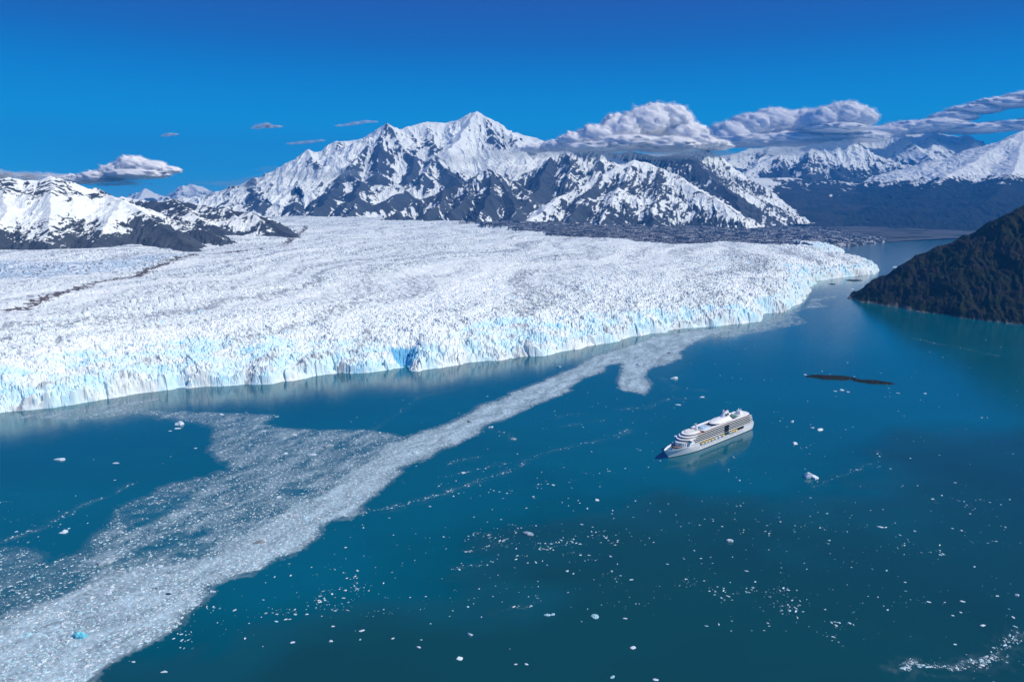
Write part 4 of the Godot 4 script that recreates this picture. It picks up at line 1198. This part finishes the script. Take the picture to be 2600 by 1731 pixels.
func hull_mesh(levels: Array) -> ArrayMesh:
	var st := SurfaceTool.new()
	st.begin(Mesh.PRIMITIVE_TRIANGLES)
	var xs := []
	for i in 61: xs.append(-1.0 + 2.0 * i / 60.0)
	for side in [-1.0, 1.0]:
		for k in levels.size() - 1:
			for i in xs.size() - 1:
				var q := []
				for lv in [[k, i], [k + 1, i], [k, i + 1], [k + 1, i + 1]]:
					var y: float = levels[lv[0]]
					var stem := lerpf(132.0, 147.5, pow(clampf(y / 16.0, 0.0, 1.0), 1.3))
					var aft := -147.0 + 3.5 * clampf((5.0 - y) / 6.0, 0.0, 1.0)
					var t: float = (xs[lv[1]] + 1.0) * 0.5
					t = 1.0 - pow(1.0 - t, 1.25)
					var x := lerpf(aft, stem, t)
					var yy := y
					if y > 14.9: yy = y + 2.6 * smoothstep(60.0, 147.0, x) - 3.5 * smoothstep(96.0, 100.0, x) * 0.0
					q.append(Vector3(x, yy, side * half_beam(x, y)))
				if side < 0.0:
					for v in [q[0], q[1], q[2], q[2], q[1], q[3]]: st.add_vertex(v)
				else:
					for v in [q[0], q[2], q[1], q[2], q[3], q[1]]: st.add_vertex(v)
	# transom
	for k in levels.size() - 1:
		var y0: float = levels[k]
		var y1: float = levels[k + 1]
		var x0: float = -147.0 + 3.5 * clampf((5.0 - y0) / 6.0, 0.0, 1.0)
		var x1: float = -147.0 + 3.5 * clampf((5.0 - y1) / 6.0, 0.0, 1.0)
		var b0 := half_beam(x0, y0)
		var b1 := half_beam(x1, y1)
		for v in [Vector3(x0, y0, -b0), Vector3(x0, y0, b0), Vector3(x1, y1, -b1), Vector3(x1, y1, -b1), Vector3(x0, y0, b0), Vector3(x1, y1, b1)]: st.add_vertex(v)
	st.index()
	st.generate_normals()
	return st.commit()


func build_ship() -> void:
	ship = Node3D.new()
	ship.name = "cruise_ship"
	add_child(ship)
	tag(ship, "large white cruise ship with dark balcony rows, lying among ice in the fjord", "cruise ship")
	var fwd := Vector2(-0.746, 0.666).normalized()
	var port := Vector2(fwd.y, -fwd.x)
	var size := 1.07
	var at := Vector2(547, -1542) - size * (-143.0 * fwd + 16.0 * port)
	ship.position = Vector3(at.x, 0, at.y)
	ship.rotation.y = atan2(-fwd.y, fwd.x)
	ship.scale = Vector3.ONE * size
	var white := mat(Color(0.83, 0.84, 0.85), 0.35)
	var cream := mat(Color(0.72, 0.72, 0.68), 0.5)
	var navy := mat(Color(0.012, 0.018, 0.05), 0.4)
	var glass := mat(Color(0.012, 0.016, 0.02), 0.12)
	var green := mat(Color(0.015, 0.07, 0.06), 0.12)
	var black := mat(Color(0.01, 0.01, 0.012), 0.6)
	var teak := mat(Color(0.30, 0.20, 0.11), 0.8)
	var deck_blue := mat(Color(0.04, 0.12, 0.22), 0.7)
	var pool := mat(Color(0.06, 0.32, 0.62), 0.1)
	var yellow := mat(Color(0.80, 0.52, 0.06), 0.5)
	part("boot_stripe", hull_mesh([-2.0, 0.0, 1.3]), navy)
	part("hull", hull_mesh([1.3, 3.5, 6.0, 8.5, 11.0, 13.0, 15.0, 16.0]), white)
	# foredeck
	var fore := PackedVector2Array()
	for i in 16: fore.append(Vector2(lerpf(80.0, 145.0, i / 15.0), -half_beam(lerpf(80.0, 145.0, i / 15.0), 15.2) * 0.985))
	for i in 16: fore.append(Vector2(lerpf(145.0, 80.0, i / 15.0), half_beam(lerpf(145.0, 80.0, i / 15.0), 15.2) * 0.985))
	part("foredeck", prism(fore, 13.6, 14.4), deck_blue)
	part("breakwater", prism(ring(104, 112, 9.5, 7.0), 14.4, 16.4), teak)
	for s in [-3.2, 3.2]: part("windlass", prism(ring(118, 124, 1.6, 1.6, 1.6), 14.4, 16.2), white)
	part("helipad", prism(ring(126, 136, 4.0, 4.0, 4.0), 14.4, 14.9), pool)
	# portholes: two rows low in the hull and one forward
	var holes := SurfaceTool.new()
	holes.begin(Mesh.PRIMITIVE_TRIANGLES)
	for row in [[4.6, -104.0, 92.0], [7.4, -100.0, 86.0], [10.4, 58.0, 100.0]]:
		var x: float = row[1]
		while x < row[2]:
			if fmod(absf(x) * 0.37, 9.0) > 0.8:
				for side in [-1.0, 1.0]:
					var b := half_beam(x, row[0]) + 0.06
					var b2 := half_beam(x + 1.2, row[0]) + 0.06
					var q := [Vector3(x, row[0], side * b), Vector3(x, row[0] + 1.2, side * b), Vector3(x + 1.2, row[0], side * b2), Vector3(x + 1.2, row[0] + 1.2, side * b2)]
					for k in ([0, 1, 2, 2, 1, 3] if side < 0 else [0, 2, 1, 2, 3, 1]): holes.add_vertex(q[k])
			x += 2.9
	tag(part("portholes", holes.commit(), glass), "", "", "", "stuff")
	# boat deck: an open gallery behind the lifeboats, the hull's upper edge below it
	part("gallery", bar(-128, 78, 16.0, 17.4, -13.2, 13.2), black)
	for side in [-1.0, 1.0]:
		part("boat_recess_shade", bar(-106, 54, 11.2, 16.1, side * 16.06, side * 16.22), black)  # black strip on the hull side, painting in the shade of a recess
	part("boat_deck_edge", prism(ring(-143, 98, 16.3, 26.0), 17.0, 18.6), white)
	# house forward under the bridge, with its rows of windows
	part("forward_house", prism(ring(70, 106, 15.4, 26.0), 14.4, 24.2, 0.97), white)
	var panes := SurfaceTool.new()
	panes.begin(Mesh.PRIMITIVE_TRIANGLES)
	for row in [17.2, 20.2, 22.6]:
		for k in range(-6, 7):
			var a: float = k * 0.19
			var q := []
			for e in [[a, 0.0], [a, 1.0], [a + 0.09, 0.0], [a + 0.09, 1.0]]:
				var sh: float = 1.0 - 0.03 * ((row + e[1]) - 14.4) / 9.8 + 0.007
				q.append(Vector3(80.0 + 26.0 * cos(e[0]) * sh + 0.15, row + e[1] * 1.1, 15.4 * sin(e[0]) * sh))
			for v in [q[0], q[2], q[1], q[1], q[2], q[3]]: panes.add_vertex(v)
	tag(part("front_windows", panes.commit(), glass), "", "", "", "stuff")
	# balcony decks: dark galleries between white edges, stepping back at the front
	var fronts := [92.0, 92.0, 88.0, 80.0]
	for i in 4:
		var y := 18.6 + 3.6 * i
		var x1: float = fronts[i]
		part("balcony_row", prism(ring(-139 + 1.6 * i, x1 - 2.6, 15.35, 22.0), y, y + 2.85), glass if i != 2 else green)
		part("deck_edge", prism(ring(-141 + 1.6 * i, x1, 16.1, 22.0), y + 2.85, y + 3.6), white)
	# the glass lift well amidships
	for side in [-1.0, 1.0]:
		part("lift_well", bar(-48, -32, 17.4, 30.0, minf(side * 14.0, side * 16.35), maxf(side * 14.0, side * 16.35)), glass)
		part("lift_lobby", bar(-48, -32, 10.8, 16.8, minf(side * 15.0, side * 16.3), maxf(side * 15.0, side * 16.3)), green)
	# bridge with its wings
	part("bridge_front", prism(ring(74, 98, 17.6, 16.0), 25.4, 27.6), glass)
	part("bridge_deck", prism(ring(72, 101, 16.6, 20.0), 24.2, 25.4), white)
	for side in [-1.0, 1.0]:
		part("bridge_wing", bar(82, 88, 24.4, 28.2, minf(side * 15.0, side * 20.5), maxf(side * 15.0, side * 20.5)), white)
	part("bridge_roof", prism(ring(70, 99, 17.0, 20.0), 27.6, 29.0), white)
	part("terrace_glass", prism(ring(66, 90, 14.4, 20.0), 29.0, 31.4), glass)
	part("terrace_edge", prism(ring(60, 93, 15.4, 22.0), 31.4, 32.9), white)
	part("lounge_glass", prism(ring(46, 84, 12.6, 20.0, 8.0), 32.9, 35.4), glass)
	part("lounge_edge", prism(ring(44, 86, 13.6, 22.0, 8.0), 35.4, 36.6), white)
	part("lounge_roof", prism(ring(46, 80, 12.4, 20.0, 10.0), 36.6, 38.4, 0.80), cream)
	# top decks along the ship, the rail swelling outwards over the glass
	part("lido_deck", prism(ring(-132, 60, 15.2, 4.0), 32.95, 33.6), teak)
	for side in [-1.0, 1.0]:
		part("lido_windscreen", bar(-126, 44, 33.6, 35.6, minf(side * 14.6, side * 14.9), maxf(side * 14.6, side * 14.9)), glass)
		part("upper_walk", bar(-122, 40, 35.6, 36.5, minf(side * 10.4, side * 15.8), maxf(side * 10.4, side * 15.8)), white)
		part("jogging_rail", bar(-120, 38, 36.5, 37.3, minf(side * 15.2, side * 15.5), maxf(side * 15.2, side * 15.5)), white)
	part("solarium_roof", prism(ring(4, 34, 9.6, 10.0, 10.0), 33.6, 38.2, 0.72), mat(Color(0.42, 0.60, 0.72), 0.1))
	part("solarium_rim", prism(ring(2, 36, 11.2, 11.0, 11.0), 33.6, 34.6), white)
	part("swimming_pool", prism(ring(-14, -4, 4.2, 3.0, 3.0), 33.6, 34.0), pool)
	part("pool_rim", prism(ring(-15.5, -2.5, 5.4, 3.6, 3.6), 33.55, 33.85), cream)
	for x in [-20.0, -25.0]: part("whirlpool", prism(ring(x - 2.4, x + 2.4, 2.4, 2.4, 2.4), 33.6, 34.4), pool)
	# swept canopy and funnel
	part("canopy_base", prism(ring(-66, -16, 9.5, 16.0, 8.0), 33.6, 38.0), green)
	part("canopy", prism(ring(-72, -6, 14.4, 33.0, 12.0), 38.0, 40.4, 0.86, -1.5), white)
	part("canopy_top", prism(ring(-70, -14, 10.6, 26.0, 10.0), 40.4, 43.2, 0.66, -6.0), white)
	var fun := part("funnel", prism(ring(-69, -43, 8.0, 8.0, 8.0), 41.5, 53.6, 0.56, -3.0), white)
	for s in [[-52.5, 45.5], [-58.0, 46.5]]:
		for side in [-1.0, 1.0]:
			put("louvre", bar(s[0] - 1.7, s[0] + 1.5, s[1], s[1] + 4.6, minf(side * 4.0, side * 7.0), maxf(side * 4.0, side * 7.0)), glass, fun)
	put("funnel_crown", prism(ring(-65.5, -52.5, 5.0, 5.0, 5.0), 53.6, 54.7), white, fun)
	for x in [-62.0, -59.0, -56.0]: put("exhaust_pipe", prism(ring(x - 1.1, x + 1.1, 1.1, 1.1, 1.1), 54.7, 57.0), black, fun)
	put("funnel_emblem", bar(-51.8, -49.6, 47.2, 50.0, -6.2, -6.05), navy, fun)
	# radar mast
	var mast := part("radar_mast", prism(ring(44.6, 47.4, 1.2, 1.2, 1.2), 38.0, 50.5, 0.5), white)
	put("crosstree", bar(45.2, 46.8, 46.6, 47.2, -4.6, 4.6), white, mast)
	put("crosstree", bar(45.4, 46.6, 44.0, 44.5, -3.0, 3.0), white, mast)
	put("radar_scanner", bar(47.4, 48.2, 48.0, 48.7, -2.6, 2.6), white, mast)
	for s in [[50.5, 40.4, -5.0, 2.3], [50.5, 40.2, 5.0, 2.1], [36.0, 40.0, -8.6, 1.8]]: dome(s)
	# sports deck aft: ball court, dome, climbing wall, after lounge
	part("after_house", prism(ring(-128, -84, 11.5, 6.0), 33.6, 37.2), cream)
	part("ball_court", bar(-98, -84, 37.2, 37.6, -8.0, 8.0), mat(Color(0.05, 0.22, 0.12), 0.8))
	dome([-86.0, 42.0, 0.0, 2.7])
	part("dome_post", bar(-86.6, -85.4, 37.2, 40.0, -0.6, 0.6), white)
	part("climbing_tower", prism(ring(-118, -106, 6.0, 3.0), 37.2, 44.5, 0.72), white)
	for s in [-2.6, 2.2]: part("tower_horn", prism(ring(-113.4, -111.0, 1.1, 1.1), 44.5, 48.6, 0.6, -0.8), white) .position.z = s
	part("after_lounge_glass", prism(ring(-137, -118, 12.0, 3.0, 9.0), 33.6, 36.2), glass)
	part("after_lounge_roof", prism(ring(-138.5, -118, 13.2, 3.0, 10.0), 36.2, 37.4, 0.9), white)
	# stepped stern
	for i in 5:
		var y := 16.0 + 3.4 * i
		part("stern_terrace", prism(ring(-146.5 + 2.0 * i, -132, 15.4, 1.0, 9.0), y, y + 1.5), white)
	part("stern_glass", prism(ring(-142, -132, 14.0, 1.0, 7.0), 16.0, 31.0, 0.9), glass)
	# deck chairs and people are too small to show; a row of tenders and lifeboats hangs along the port side
	var n := 0
	for b in [[47, 0], [35, 0], [24, 0], [12, 0], [0, 1], [-13, 1], [-26, 0], [-54, 0], [-64, 0], [-74, 0]]:
		n += 1
		var words := ["first", "second", "third", "fourth", "fifth", "sixth", "seventh", "eighth", "ninth", "tenth"]
		var boat := Node3D.new()
		boat.name = numbered("lifeboat")
		add_child(boat)
		boat.transform = ship.transform * Transform3D(Basis(), Vector3(b[0], 12.0, -17.4))
		tag(boat, "%s lifeboat, %s from the bow along the ship's side" % [["yellow-topped", "white tender"][b[1]], words[n - 1]] if b[1] == 0 else "white tender boat, %s of the boats hung along the ship's side from the bow" % words[n - 1], "lifeboat", "boats hung along the ship's side")
		put("boat_hull", boat_mesh(0.0), white, boat)
		put("boat_canopy", boat_mesh(1.0), yellow if b[1] == 0 else cream, boat)
		part("davit", bar(b[0] + 4.9, b[0] + 5.7, 11.0, 17.0, -17.2, -16.0), white)
	print("ship ", Time.get_ticks_msec())


func dome(s: Array) -> void:
	var m := SphereMesh.new()
	m.radius = s[3]
	m.height = s[3] * 2.0
	m.radial_segments = 20
	m.rings = 10
	part("satellite_dome", m, mat(Color(0.82, 0.82, 0.8), 0.4)).position = Vector3(s[0], s[1], s[2])


func boat_mesh(upper: float) -> ArrayMesh:
	var st := SurfaceTool.new()
	st.begin(Mesh.PRIMITIVE_TRIANGLES)
	var rings := [[0.2, 0.0], [0.75, 0.5], [1.0, 1.4], [1.0, 1.7]] if upper == 0.0 else [[1.0, 1.7], [0.95, 2.5], [0.7, 3.2], [0.15, 3.45]]
	var n := 18
	for k in rings.size() - 1:
		for i in n:
			var q := []
			for e in [[k, i], [k + 1, i], [k, i + 1], [k + 1, i + 1]]:
				var a: float = TAU * e[1] / n
				var r: Array = rings[e[0]]
				q.append(Vector3(signf(cos(a)) * pow(absf(cos(a)), 0.8) * 4.4 * (0.75 + 0.25 * r[0]), r[1], sin(a) * 1.7 * r[0]))
			for v in [q[0], q[1], q[2], q[2], q[1], q[3]]: st.add_vertex(v)
	st.index()
	st.generate_normals()
	return st.commit()

func build_sea() -> void:
	var m := painted(0.08)
	m.metallic_specular = 0.5
	m.uv1_triplanar = true
	m.uv1_world_triplanar = true
	m.uv1_scale = Vector3.ONE / 90.0
	var t := NoiseTexture2D.new()
	t.width = 1024
	t.height = 1024
	t.seamless = true
	t.as_normal_map = true
	t.bump_strength = 3.0
	t.noise = noise(FastNoiseLite.TYPE_SIMPLEX_SMOOTH, 77, 5, 0.02)
	m.normal_enabled = true
	m.normal_texture = t
	m.normal_scale = 0.28
	# silt tints the sea blue; it turns darker green across a wavering line
	var st := SurfaceTool.new()
	st.begin(Mesh.PRIMITIVE_TRIANGLES)
	var nx := 260
	var nz := 260
	var cell := 24.0
	for j in nz + 1:
		for i in nx + 1:
			var x := -3100.0 + i * cell
			var z := 400.0 - j * cell
			if i == 0: x = -14000.0
			if i == nx: x = 14000.0
			if j == nz: z = -18000.0
			st.set_color(sea_tone(x, z))
			st.set_normal(Vector3.UP)
			st.add_vertex(Vector3(x, 0, z))
	for j in nz:
		for i in nx:
			var p := j * (nx + 1) + i
			var q := p + nx + 1
			for k in [p, q, q + 1, p, q + 1, p + 1]: st.add_index(k)
	var o := put("sea", st.commit(), m)
	tag(o, "calm teal and dark green fjord water", "", "", "structure")


func sea_tone(x: float, z: float) -> Color:
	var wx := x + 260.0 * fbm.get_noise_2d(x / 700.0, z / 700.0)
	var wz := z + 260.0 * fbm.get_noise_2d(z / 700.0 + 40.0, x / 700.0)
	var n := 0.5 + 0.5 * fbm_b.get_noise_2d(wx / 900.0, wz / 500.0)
	# blue on the glacier side, darker green on the near side, blended between
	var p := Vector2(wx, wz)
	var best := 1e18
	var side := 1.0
	for k in SEA_TONE_LINE.size() - 1:
		var a: Vector2 = SEA_TONE_LINE[k]
		var b: Vector2 = SEA_TONE_LINE[k + 1]
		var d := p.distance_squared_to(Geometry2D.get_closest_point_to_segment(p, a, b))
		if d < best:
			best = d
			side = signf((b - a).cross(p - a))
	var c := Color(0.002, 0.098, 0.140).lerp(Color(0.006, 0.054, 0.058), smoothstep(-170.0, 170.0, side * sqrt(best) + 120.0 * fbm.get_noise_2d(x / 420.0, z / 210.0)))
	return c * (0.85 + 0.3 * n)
